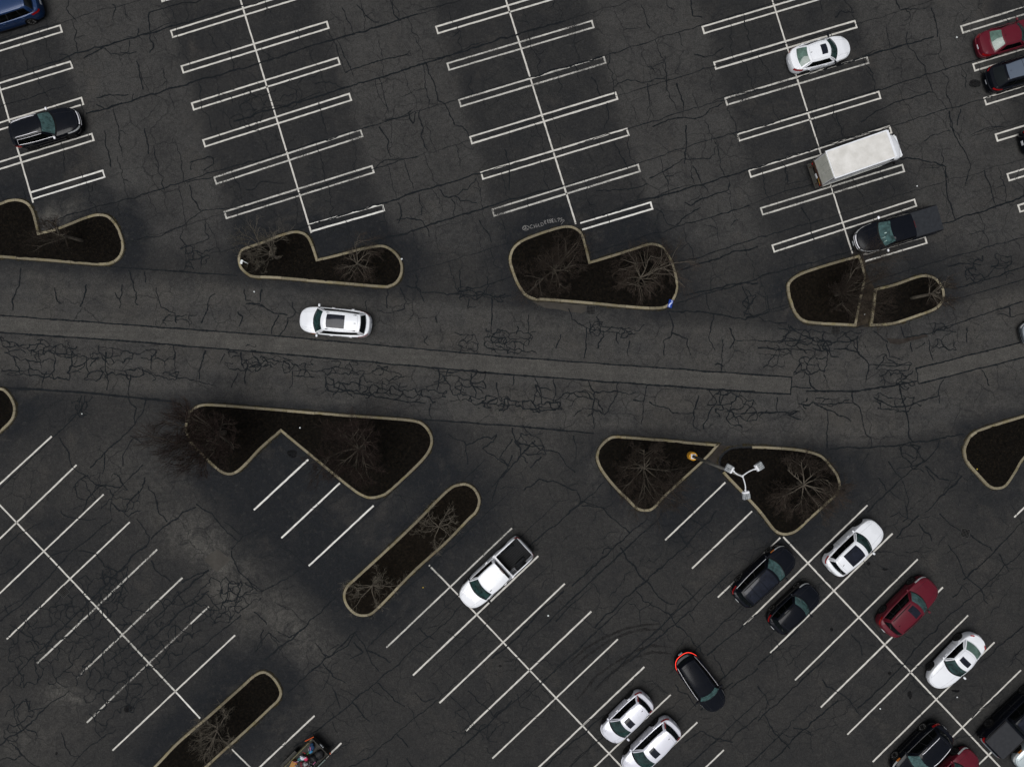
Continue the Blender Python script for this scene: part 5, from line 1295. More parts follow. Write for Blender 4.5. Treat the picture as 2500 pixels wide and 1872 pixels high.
    # wheels
    for X in wx:
        for sg in (-1, 1):
            y0 = sg * (b - .13)
            mb = MB(); prof = [(R_ * .60, -.11), (R_ * .93, -.115), (R_, -.09), (R_, .09), (R_ * .93, .115), (R_ * .60, .11)]
            mb.lathe(prof, (0, 0, 0), 'y', 28)
            wo_ = mb.build('wheel', RUBBER, root, smooth=True, sharp=40); wo_.location = (X, y0, R_)
            rm = MB(); ns = spec.get('spokes', 5)
            rm.lathe([(R_ * .60, .085), (R_ * .66, .112), (R_ * .70, .112), (R_ * .62, .06)], (0, 0, 0), 'y', 24)
            for k in range(ns):
                t = 2 * math.pi * k / ns
                for w_ in (-.12, .12):
                    tt = t + w_
                    rm.tube([(math.cos(t) * .05, .085, math.sin(t) * .05), (math.cos(tt) * R_ * .66, .10, math.sin(tt) * R_ * .66)], [.022, .018], 4)
            rm.lathe([(0.001, .075), (.06, .075), (.06, .10), (.001, .105)], (0, 0, 0), 'y', 10)
            if sg < 0: rm.v = [(p[0], -p[1], p[2]) for p in rm.v]
            rm.build('rim', spec.get('rimm', ALLOYDK), wo_)
    info = dict(root=root, a=a, b=b, ztop=ztop, zt=zt, roof=roof, ws=ws, L=L, xc=xc)
    if bed:
        x0, x1 = -a + .15, a - L * bed - .01; zf = .60
        mb = MB()
        for i in range(13):
            Y = -(Wd - .4) / 2 + (Wd - .4) * i / 12; mb.box(((x0 + x1) / 2, Y, zf + .008), (x1 - x0 - .04, .04, .012))
        mb.build('bed_ribs', TRIM, root)
        for sg in (-1, 1):
            mb = MB(); mb.box(((x0 + x1) / 2, sg * .58, zf + .12), (.75, .18, .24)); mb.build('wheel_housing', LINER, root)
    if spec.get('flatbed'):
        x0, x1 = -a + .10, a - L * spec['flatbed']; zf = zr + .01
        mb = MB(); mb.box(((x0 + x1) / 2, 0, zf + .02), (x1 - x0, Wd - .26, .05), top=.985); mb.build('bed_cover', spec.get('coverm', TRIM), root)
        for sg in (-1, 1):
            mb = MB(); mb.tube([(x0, sg * (b - .09), zf + .03), (x1, sg * (b - .09), zf + .03)], .022, 5); mb.build('bed_rail', TRIM, root)
    return info

SUVZ = (.90, 1.06, 1.08, 1.10, 1.72)
suv = dict(name='suv', W=1.96, z=SUVZ, fr=(.21, .36, .88, .945), paint=WHITE, wr=.36, rails=TRIM)
sed = dict(name='sedan', W=1.84, z=(.70, .93, .95, .98, 1.44), fr=(.31, .46, .71, .86), paint=WHITE, wr=.335, sw=[(.08, .50), (.52, .90)], curv=(.30, .16, .12, .16), tumble=.30)
def V_(base, **k): d = dict(base); d.update(k); return d

# white SUV driving on the road
cwhite = car((731.9, 778.7), (906.5, 794.6), V_(suv, fr=(.205, .345, .885, .950), rails=WHITE, sunroof=(.13, .60, .70), glass=GL_TEAL, amber=True, nf=4.0, nr=4.6, hm=WHITE, spokes=5, bow=(.20, .14)),
    'white SUV with a dark glass sunroof driving alone on the road', 'suv')
# four little roof rail feet
for sg in (-1, 1):
    for s in (.14, .86):
        p = cwhite['roof'](sg * .86, s); mb = MB(); mb.box((p.x, p.y, p.z + .02), (.22, .05, .05)); mb.build('roof_rail_foot', TRIM, cwhite['root'])
p = cwhite['roof'](0, .66)
car((192, 289), (32, 337), V_(suv, fr=(.295, .45, .90, .95), paint=BLACK, rails=CHROME, trim='loop', mirm=CHROME, glass=GL_PALE, gbars=True, tlz=.0, L=4.95, W=1.95),
    'black SUV with silver roof rails and silver window frames parked near the left edge', 'suv')
car((-72, 56), (97, 5), V_(suv, paint=NAVY, rails=None, glass=GL_TEAL, spokes=7, rimm=ALLOY),
    'bright blue SUV cut off by the top left corner', 'suv')
car((2076.6, 110.7), (1926.3, 152.4), V_(sed, fr=(.245, .40, .745, .915), sunroof=(.14, .42, .55), rglass=GL_GREEN, glass=GL_TEAL, drop=.09, tlz=.02, mirm=BLACK, nf=3.4, nr=4.6, bow=(.22, .1), rbulge=.05),
    'white fastback car with a small sunroof in the upper right stalls, above the box truck', 'car')
car((2540, 69), (2387, 115), V_(sed, paint=MAROON, fr=(.27, .42, .70, .86), L=4.6, glass=GL_TEAL, rglass=GL_GREEN, bumper=['r']),
    'maroon sedan with a pale rear window at the top right edge', 'sedan')
car((2572, 150), (2410, 199), V_(suv, paint=BLACK, rails=BLACK, fr=(.22, .36, .85, .955), L=4.9, roofm=GREYBLUE, roofpanels=[(.02, .48), (.49, .97)], bumper=['r'], rwv=(.05, .9)),
    'dark SUV with a grey glass roof directly below the maroon sedan at the right edge', 'suv')
car((2660, 302), (2494, 350), V_(suv, paint=BLACK, L=4.8), 'dark car barely showing at the right edge beside an empty stall', 'car')
car((2496, 819), (2650, 780), V_(sed, paint=SILVERDK, L=4.6), 'grey car just entering the frame on the road at the right edge', 'car')
car((1930, 1344.7), (1800, 1465.5), V_(suv, paint=BLACK, fr=(.235, .385, .905, .96), glass=GL_PALE, roofpanels=[(.06, .40), (.42, .70), (.72, .94)], trim='line', amber=True, rails=TRIM, W=2.0, rimm=ALLOY, bow=(.22, .10)),
    'long black SUV with a panelled roof parked below the lamp post bed', 'suv')
car((1990.4, 1435.3), (1886.2, 1532), V_(suv, paint=BLACK, fr=(.29, .43, .875, .94), glass=GL_PALE, W=1.85, z=(.86, 1.02, 1.04, 1.06, 1.64), wr=.34, rimm=ALLOY, rails=TRIM, bow=(.22, .10)),
    'short black crossover with bright wheels parked right behind the long black SUV', 'suv')
car((2144, 1279.8), (2024.9, 1390.7), V_(suv, paint=WHITE, fr=(.285, .43, .895, .945), sunroof=(.12, .68, .78), rails=None, hm=CHROME, mirm=WHITE, W=1.93, glass=GL_TEAL, bow=(.22, .10), trim='line'),
    'white SUV with a large dark panoramic roof, parked below the lamp heads', 'suv')
car((2275.4, 1419.3), (2157, 1539), V_(suv, paint=MAROON, fr=(.28, .42, .88, .935), sunroof=(.10, .34, .62), rails=TRIM, glass=GL_PALE, W=1.95),
    'maroon SUV with a small grey sunroof in the lower right rows', 'suv')
car((2276, 1673.8), (2392, 1553.6), V_(sed, paint=WHITE, fr=(.315, .46, .715, .86), sunroof=(.22, .55, .62), rglass=GL_GREEN, toptail=True, nf=3.2, nr=3.6, bow=(.26, .2), W=1.86, aerial=False),
    'white sedan with a small dark sunroof and red tail lamp, facing lower left', 'sedan')
car((1758.3, 1731), (1661.5, 1597), V_(suv, paint=BLACK, fr=(.235, .37, .91, .955), z=(.78, .96, .99, 1.05, 1.55), rails=None, trim='line', litbar=True, glass=GL_PALE, nf=3.6, nr=4.0, bow=(.26, .2), W=1.92, fin=BLACK, rwv=(.1, .6), rglass=GL_GREY),
    'black car with its red brake light bar lit, driving down the aisle', 'car')
car((1479, 1801), (1581.7, 1699.8), V_(suv, paint=WHITE2, fr=(.185, .405, .86, .93), z=(.84, 1.0, 1.04, 1.08, 1.66), talltail=True, sunroof=(.10, .36, .55), rails=None, W=1.82, bow=(.24, .12), seam=SEAMW, gbars=False, hm=CHROME, bumper=['f']),
    'smaller white SUV with upright red lamps, left of the pair parked side by side', 'suv')
car((1530, 1881), (1648, 1763.8), V_(suv, paint=WHITE2, fr=(.20, .40, .87, .94), z=(.86, 1.02, 1.06, 1.10, 1.69), talltail=True, sunroof=(.14, .36, .55), rails=None, W=1.88, bow=(.24, .12), seam=SEAMW, hm=CHROME, bumper=['f']),
    'white SUV cut off by the bottom edge, right of the two parked side by side', 'suv')
car((2190, 1895), (2307.6, 1776.8), V_(suv, paint=BLACK, fr=(.26, .42, .88, .94), rails=CHROME, glass=GL_PALE, rimm=ALLOY, amber=True, spokes=7, bow=(.2, .12)),
    'black SUV with silver roof rails and bright wheels cut off by the bottom edge', 'suv')
car((2381, 1838), (2266, 1952), V_(sed, paint=MAROON, L=4.7, fr=(.26, .42, .74, .88)), 'maroon car nose at the bottom edge beside the black SUV with silver rails', 'car')
car((2489, 1877), (2604, 1762), V_(sed, paint=SILVER, L=4.7, amber=True), 'pale silver car showing only one front corner in the bottom right corner', 'car')

PKZ = (1.02, 1.16, 1.18, 1.20, 1.90)
pk = dict(name='pickup_truck', W=2.02, z=PKZ, wr=.39, nr=11, nf=4.2, bow=(.24, .03), sw=[(.09, .50), (.52, .90)], rails=None, curv=(.25, .14, .01, .01), tumble=.25, rtaper=.0, rbulge=.0, aerial=False, handles=(-.02, -.14))
wp = car((1131.8, 1470), (1284, 1329.3), V_(pk, fr=(.19, .335, .615, .635), paint=WHITE, bed=.655, hm=CHROME, mirm=TRIM, trim='line', bumper=['r'], bumpm=TRIM, glass=GL_TEAL),
    'white pickup with an empty black lined bed beside the diagonal planting strip', 'pickup truck', 'pickup trucks')
p = wp['roof'](-.0, .985); mb = MB(); mb.box((p.x - .03, 0, p.z - .02), (.08, .42, .05)); mb.build('cab_brake_light', noise_col('dim_red_lens', (.03, .004, .006), (.05, .01, .012), scale=8, rough=.3), wp['root'])
mb = MB(); q = wp['roof'](.62, .10); mb.box((q.x, q.y, q.z + .02), (.16, .04, .03)); mb.build('roof_aerial', TRIM, wp['root'])
bp_ = car((2087, 593), (2287, 534), V_(pk, fr=(.235, .345, .615, .64), paint=BLACK, flatbed=.655, coverm=noise_col('bed_cover_cloth', (.010, .012, .016), (.018, .021, .026), scale=4, rough=.7, spec=.25), mirm=CHROME, mir=.1, gbars=True, glass=GL_PALE, bumper=['f', 'r'], bumpm=BLACK, fplate=True, z=(1.04, 1.18, 1.20, 1.24, 1.93), aerial=False),
    'long black pickup with a covered bed and white tipped mirrors, parked above the dirt channel', 'pickup truck', 'pickup trucks')
p = bp_['roof'](0, .985); mb = MB(); mb.box((p.x - .03, 0, p.z), (.06, .5, .04)); mb.build('cab_brake_light', MATS['dim_red_lens'], bp_['root'])
# papers on the dashboard behind the windscreen glass
for u0, u1, v0, v1 in ((.28, .62, .22, .42), (-.05, .02, .45, .6)):
    vs = [bp_['ws'](u0, v0), bp_['ws'](u1, v0), bp_['ws'](u1, v1), bp_['ws'](u0, v1)]
    mb = MB(); mb.add([(v.x, v.y, v.z + .014) for v in vs], [(0, 1, 2, 3)]); mb.build('windscreen_paper', noise_col('pale_paper', (.35, .5, .47), (.5, .62, .6), scale=4, rough=.5), bp_['root'])
car((2560, 1683), (2412, 1824.4), V_(pk, fr=(.22, .35, .60, .62), paint=BLACK, flatbed=.64, coverm=noise_col('tonneau', (.016, .017, .021), (.024, .026, .03), scale=4, rough=.7, spec=.25), roofpanels=[(.05, .95)], bumper=['r'], bumpm=SILVERDK, W=2.05),
    'black pickup with a covered bed at the lower right edge, tail lamp showing', 'pickup truck', 'pickup trucks')

# ------------------------------------------------------------------ box truck
def box_truck():
    RL, RRr, FR, FL = [Vector(W(*p, 2.9)) for p in ((2014, 371), (2040, 435), (2188, 384), (2164.5, 318))]
    rear = (RL + RRr) / 2; front = (FL + FR) / 2
    c = (rear + front) / 2; hd = math.atan2(front.y - rear.y, front.x - rear.x); Lb = (front - rear).length; Wb = ((RL - RRr).length + (FL - FR).length) / 2
    root = new_obj('box_truck', None, label='small white box truck with a rusty rear sill', cat='truck')
    root['label'] = 'small white box truck with a folded dark tail lift and rusty rear sill'
    root.location = (c.x, c.y, 0); root.rotation_euler = (0, 0, hd)
    a, b = Lb / 2, Wb / 2; zb, zt_ = .95, 2.9
    mb = MB(); mb.box((0, 0, (zb + zt_) / 2), (Lb, Wb, zt_ - zb)); mb.build('cargo_box', WHITE, root)
    mb = MB(); mb.box((0, 0, zt_ + .012), (Lb - .10, Wb - .10, .024), top=.99); mb.build('box_roof', CREAM, root)
    for sg in (-1, 1):
        mb = MB(); mb.box((0, sg * (b + .004), zt_ - .03), (Lb + .02, .05, .08)); mb.build('roof_edge_trim', WHITE, root)
        mb = MB(); mb.box((0, sg * (b + .004), zb + .03), (Lb, .03, .10)); mb.build('lower_rail', DOORCREAM, root)
        mb = MB(); mb.tube([(-a - .01, sg * (b - .03), zb - .3), (-a - .01, sg * (b - .03), zt_ - .02)], .03, 4); mb.build('rear_post', ALLOY, root)
    mb = MB(); mb.box((a + .04, 0, zt_ - .12), (.12, Wb - .02, .26)); mb.build('front_cap', WHITE, root)
    for i in range(3):
        w_ = (Wb - .24) / 3
        mb = MB(); mb.box((-a - .012, -(Wb - .24) / 2 + w_ * (i + .5), (zb + zt_) / 2 + .05), (.03, w_ - .02, zt_ - zb - .2)); mb.build('door_panel', DOORCREAM, root)
    mb = MB(); mb.box((-a - .03, 0, zb - .03), (.1, Wb - .04, .22)); mb.build('rear_sill', RUSTY, root)
    mb = MB(); mb.box((-a - .22, 0, .62), (.3, Wb - .1, .05)); mb.build('tail_lift_platform', DKSTEEL, root)
    for sg in (-1, 1):
        mb = MB(); mb.tube([(-a - .08, sg * .62, .88), (-a - .3, sg * .62, .64)], .035, 5); mb.build('tail_lift_arm', RUSTY, root)
        mb = MB(); mb.box((-a - .09, sg * (b - .18), .83), (.03, .12, .09)); mb.build('taillight', REDL, root)
    mb = MB(); mb.box((-a - .10, -.12, .8), (.03, .34, .16)); mb.build('licence_plate', PLATE, root)
    YEL = noise_col('yellow_strap', (.25, .14, .02), (.4, .24, .04), scale=8, rough=.8)
    mb = MB()
    for i in range(5): mb.tube([(-a - .08, -.3 - .1 * i, .92 + .03 * (i % 2)), (-a - .14, -.38 - .1 * i, .95)], .016, 4)
    mb.build('yellow_strap', YEL, root)
    # cab: short bonnet ahead of the box
    x0 = a + .02; L_ = 1.78; bb = b - .08; prof = [(x0, 2.05), (x0 + .30, 2.08), (x0 + .42, 2.0), (x0 + .88, 1.28), (x0 + 1.05, 1.20), (x0 + 1.5, 1.08), (x0 + 1.70, .92), (x0 + L_, .66), (x0 + L_, .35), (x0, .35)]
    n = len(prof); secs = [(-1.0, .06), (-.93, .015), (-.75, 0), (0, -.02), (.75, 0), (.93, .015), (1.0, .06)]
    vs = []; fs = []
    for u, dz in secs:
        for i, (x, z) in enumerate(prof):
            k = max(0, (x - x0) / L_); xx = x - .30 * k * k * u * u * (1 if x > x0 + .4 else 0)
            yy = u * (bb - (.16 if z > 1.5 else 0))
            vs.append((xx, yy, z - (dz if z > .5 else 0)))
    m = len(secs)
    for j in range(m - 1):
        for i in range(n): fs.append((j * n + i, j * n + (i + 1) % n, (j + 1) * n + (i + 1) % n, (j + 1) * n + i))
    fs.append(tuple(range(n))); fs.append(tuple((m - 1) * n + i for i in range(n - 1, -1, -1)))
    mb = MB(); mb.add(vs, fs); o = mb.build('cab', WHITE, root, smooth=True, sharp=35)
    md = o.modifiers.new('bevel', 'BEVEL'); md.width = .04; md.segments = 3; md.limit_method = 'ANGLE'; md.angle_limit = math.radians(30)
    mb = MB(); mb.add([(x0 + .47, -bb + .28, 1.945), (x0 + .47, bb - .28, 1.945), (x0 + .86, bb - .16, 1.335), (x0 + .86, -bb + .16, 1.335)], [(0, 1, 2, 3)]); mb.build('windscreen', GL_TEAL, root)
    for sg in (-1, 1):
        mb = MB(); mb.add([(x0 + .06, sg * (bb - .145), 1.9), (x0 + .42, sg * (bb - .145), 1.9), (x0 + .80, sg * (bb + .012), 1.28), (x0 + .06, sg * (bb + .012), 1.28)], [(0, 1, 2, 3)]); mb.build('side_window', GL_DK, root)
        mb = MB(); mb.box((x0 + .68, sg * (bb + .24), 1.35), (.08, .2, .28)); mr_ = mb.build('door_mirror', TRIM, root)
        mb = MB(); mb.tube([(x0 + .68, sg * bb, 1.3), (x0 + .68, sg * (bb + .2), 1.3)], .02, 4); mb.build('mirror_arm', TRIM, mr_)
        mb = MB(); mb.box((x0 + L_ - .2, sg * (bb - .2), .80), (.12, .26, .14)); mb.build('headlight', LENS, root)
        for X in (x0 + 1.0, -a + 1.15):
            mb = MB(); R_ = .37; mb.lathe([(R_ * .6, -.12), (R_ * .94, -.12), (R_, -.09), (R_, .09), (R_ * .94, .12), (R_ * .6, .12)], (0, 0, 0), 'y', 24)
            w_ = mb.build('wheel', RUBBER, root, smooth=True, sharp=40); w_.location = (X, sg * (bb - .06), R_)
            mb = MB(); mb.lathe([(.02, sg * .05), (R_ * .6, sg * .09), (R_ * .62, sg * .12), (R_ * .55, sg * .11)], (0, 0, 0), 'y', 16); mb.build('rim', ALLOY, w_)
    mb = MB(); mb.box((0, 0, .68), (Lb - .1, .9, .25)); mb.build('chassis', DKSTEEL, root)
    mb = MB(); mb.box((x0 + L_ + .02, 0, .55), (.1, 2 * bb - .3, .2)); mb.build('front_bumper', WHITE, root)
box_truck()

# ------------------------------------------------------------------ lamp post
def lamp():
    bx, by = W(1685, 1111)
    root = new_obj('lamp_post', None, label='tall grey lamp post with three lamp heads on a yellow concrete base', cat='lamp post')
    root.location = (bx, by, 0)
    YB = noise_col('yellow_painted_concrete', (.42, .20, .012), (.62, .31, .03), scale=5, rough=.8, detail=8)
    POLE = noise_col('weathered_pole', (.11, .11, .10), (.19, .18, .155), scale=1.5, rough=.7, detail=6)
    GAL = noise_col('pale_galvanised', (.55, .56, .58), (.74, .75, .78), scale=6, rough=.5)
    HEAD = noise_col('weathered_lamp_housing', (.12, .13, .14), (.34, .36, .37), scale=6, rough=.7, detail=10)
    mb = MB(); mb.lathe([(.30, .1), (.30, .86), (.28, .90), (.001, .905)], n=32); mb.build('concrete_base', YB, root, smooth=True, sharp=30)
    mb = MB(); mb.box((0, 0, .92), (.34, .34, .03))
    for sx in (-1, 1):
        for sy in (-1, 1): mb.tube([(sx * .13, sy * .13, .92), (sx * .13, sy * .13, 1.0)], .018, 6)
    mb.build('base_plate', GAL, root)
    zt_ = 11.6
    tx, ty = W(1812.2, 1162, zt_)
    # the pole is vertical but for a slight lean
    tx, ty = tx - bx, ty - by
    mb = MB(); mb.tube([(0, 0, .92), (tx * .5, ty * .5, zt_ * .5), (tx, ty, zt_)], [.12, .10, .075], 8); mb.build('pole', POLE, root, smooth=True)
    mb = MB(); mb.lathe([(.07, -.05), (.075, 0.05), (.04, .1), (.001, .11)], (tx, ty, zt_), n=10); mb.build('pole_cap', GAL, root)
    for hx, hy in ((1778.4, 1142.7), (1852, 1137.7), (1820, 1208)):
        X, Y = W(hx, hy, zt_); d = Vector((X - bx - tx, Y - by - ty)); l = d.length; d.normalize(); an = math.atan2(d.y, d.x)
        sidev = Vector((-d.y, d.x)); pts = []
        for i in range(7):
            t = i / 6; q = Vector((tx, ty)) + d * (l - .22) * t + sidev * (.05 * math.sin(t * math.pi)); pts.append((q.x, q.y, zt_ + .12 * math.sin(t * 1.6)))
        mb = MB(); mb.tube(pts, .033, 8); ar = mb.build('lamp_arm', GAL, root, smooth=True)
        M_ = Matrix.Rotation(an, 3, 'Z') @ Matrix.Rotation(math.radians(8), 3, 'Y')
        hc = Vector((tx, ty)) + d * l
        mb = MB(); mb.box((hc.x + d.x * .05, hc.y + d.y * .05, zt_ + .14), (.38, .46, .20), M_, top=.86)
        ho = mb.build('lamp_head', HEAD, root); md = ho.modifiers.new('bevel', 'BEVEL'); md.width = .05; md.segments = 3
        mb = MB(); c_ = hc - d * .17; mb.box((c_.x, c_.y, zt_ + .16), (.15, .44, .20), M_, top=.8)
        cp = mb.build('end_cap', GAL, ho); md = cp.modifiers.new('bevel', 'BEVEL'); md.width = .05; md.segments = 3
        mb = MB(); c_ = hc - d * .27; mb.tube([(c_.x - d.x * .06, c_.y - d.y * .06, zt_ + .13), (c_.x + d.x * .08, c_.y + d.y * .08, zt_ + .14)], .05, 8); mb.build('knuckle', GAL, ho)
        mb = MB(); mb.box((hc.x + d.x * .05, hc.y + d.y * .05, zt_ + .245), (.30, .02, .012), M_); mb.box((hc.x + d.x * .05 + sidev.x * .1, hc.y + d.y * .05 + sidev.y * .1, zt_ + .245), (.30, .012, .010), M_)
        mb.box((hc.x + d.x * .05 - sidev.x * .1, hc.y + d.y * .05 - sidev.y * .1, zt_ + .245), (.30, .012, .010), M_); mb.build('cooling_ribs', DKSTEEL, ho)
lamp()

# ------------------------------------------------------------------ drain grates
PIT_SHADE = noise_col('drain_pit_shade', (.0006, .0006, .0006), (.0012, .0012, .0012), scale=5, rough=1, spec=0)
IRON = noise_col('cast_iron', (.017, .017, .017), (.027, .027, .026), scale=12, rough=.7)
def grate(px, py, ang, label):
    x, y = W(px, py); root = new_obj('drain_grate', None, label=label, cat='drain', group='square iron drain grates'); root.location = (x, y, 0.012); root.rotation_euler = (0, 0, ang)
    s = .62
    mb = MB(); mb.box((0, 0, .004), (s, s, .004)); mb.build('pit_shade', PIT_SHADE, root)  # flat black plate stands in for the shade down the drain
    mb = MB()
    for i in range(7):
        o = -s / 2 + s * i / 6; w_ = .026 if 0 < i < 6 else .05
        mb.box((o, 0, .016), (w_, s + .05, .012))
    mb.build('long_bars', IRON, root)
    mb = MB()
    for i in range(7):
        o = -s / 2 + s * i / 6; w_ = .026 if 0 < i < 6 else .05
        mb.box((0, o, .0135), (s + .05, w_, .012))
    mb.build('cross_bars', IRON, root)
grate(1442, 757, -.06, 'iron drain grate at the road below the chalk writing bed')
grate(2039.6, 806, -.03, 'iron drain grate below the rounded bed in front of the black pickup')
grate(156, 1443.8, .78, 'iron drain grate among the cracked stalls at the lower left')
grate(2356, 1300.5, -.25, 'iron drain grate in the aisle at the lower right')

# ------------------------------------------------------------------ small litter
def bag():
    x, y = W(1635.5, 742); root = None
    BL = noise_col('blue_foil', (.003, .02, .16), (.008, .05, .30), scale=6, rough=.3, coat=.4)
    PALE = noise_col('pale_blue_print', (.30, .38, .70), (.55, .60, .85), scale=20, rough=.4)
    nx_1, ny_1 = 8, 14; vs = []; fs = []
    for j in range(ny_1 + 1):
        for i in range(nx_1 + 1):
            u, v = i / nx_1 * 2 - 1, j / ny_1 * 2 - 1
            z = .10 * (1 - u ** 4) * (1 - v ** 4) + .025 * mnoise.noise(Vector((u * 2.4, v * 3.5, 3)))
            vs.append((u * .16, v * .30, z))
    for j in range(ny_1):
        for i in range(nx_1): fs.append((j * (nx_1 + 1) + i, j * (nx_1 + 1) + i + 1, (j + 1) * (nx_1 + 1) + i + 1, (j + 1) * (nx_1 + 1) + i))
    fm = []
    for j in range(ny_1):
        for i in range(nx_1):
            u, v = (i + .5) / nx_1 * 2 - 1, (j + .5) / ny_1 * 2 - 1
            fm.append(1 if abs(u - .35 * math.sin(v * 3.2)) < .33 and abs(v) < .86 and (i * 7 + j * 3) % 5 else 0)
    o = new_obj('snack_bag', mesh('snack_bag', vs, fs, [BL, PALE], True, fm), label='crumpled blue and white bag lying in the mulch against the kerb', cat='bag')
    o.location = (x, y, .17); o.rotation_euler = (0, 0, math.radians(-14))
bag()
PAP = noise_col('white_litter', (.45, .48, .5), (.68, .7, .7), scale=9, rough=.7)
def sheet(px, py, w_, h_, ang, z, label):
    x, y = W(px, py); vs = []; fs = []
    for j in range(5):
        for i in range(4):
            u, v = i / 3 - .5, j / 4 - .5; vs.append((u * w_, v * h_, .03 * mnoise.noise(Vector((u * 3, v * 3, px))) + .02))
    for j in range(4):
        for i in range(3): fs.append((j * 4 + i, j * 4 + i + 1, (j + 1) * 4 + i + 1, (j + 1) * 4 + i))
    o = new_obj('paper_litter', mesh('paper_litter', vs, fs, PAP), label=label, cat='litter'); o.location = (x, y, z); o.rotation_euler = (0, 0, ang)
sheet(592, 640.5, .17, .30, -.25, .18, 'crumpled white paper sheet inside the left kerb of the bed above the white SUV')
mb = MB(); a_, b_ = W(595, 638), W(608, 645); mb.tube([(a_[0], a_[1], .2), (b_[0], b_[1], .2)], .02, 6); mb.build('white_stick', PAP, label='thin white stick lying beside the paper sheet in the mulch', cat='litter')
def cup(px, py, r, label, m_=PAP, z=0.02):
    x, y = W(px, py); mb = MB(); rnd = random.Random(int(px)); a = rnd.uniform(0, 3)
    prof = [(r * .7, 0), (r, r * 1.6), (r * .9, r * 1.6), (r * .6, r * .2)]
    mb.lathe(prof, (0, 0, 0), 'y', 9); mb.v = [(p[0], p[1], p[2] * .7 + r * .7) for p in mb.v]
    o = mb.build('paper_cup', m_, label=label, cat='litter'); o.location = (x, y, z); o.rotation_euler = (0, 0, a)
cup(983, 632, .07, 'white cup at the right kerb of the bed above the white SUV')
cup(622.5, 713.5, .055, 'white cup on the road left of the white SUV')
cup(736.5, 1044.5, .055, 'white cup in the mulch beside the V notch', z=.26)
cup(1340, 1502.5, .065, 'white cup in the aisle right of the white pickup')
cup(2336.5, 93, .06, 'white cup in the aisle left of the maroon sedan')
cup(2239, 456, .05, 'white cup in the aisle right of the box truck')
cup(2110, 769, .05, 'white cup in the dirt channel between the beds', z=.03)
cup(2149, 1727, .06, 'white cup in the empty stalls left of the white sedan')
cup(2337, 1700, .05, 'cream cup just below the white sedan')
cup(202, 1009, .045, 'small white cup in the cracked aisle below the road at the left')
YL = noise_col('yellow_litter', (.35, .25, .03), (.5, .38, .05), scale=9, rough=.7)
cup(1034, 1432, .045, 'small yellow wrapper near the white pickup stall', YL)
cup(2381, 1145, .05, 'small yellow wrapper inside the kerb of the empty right bed', YL, .2)

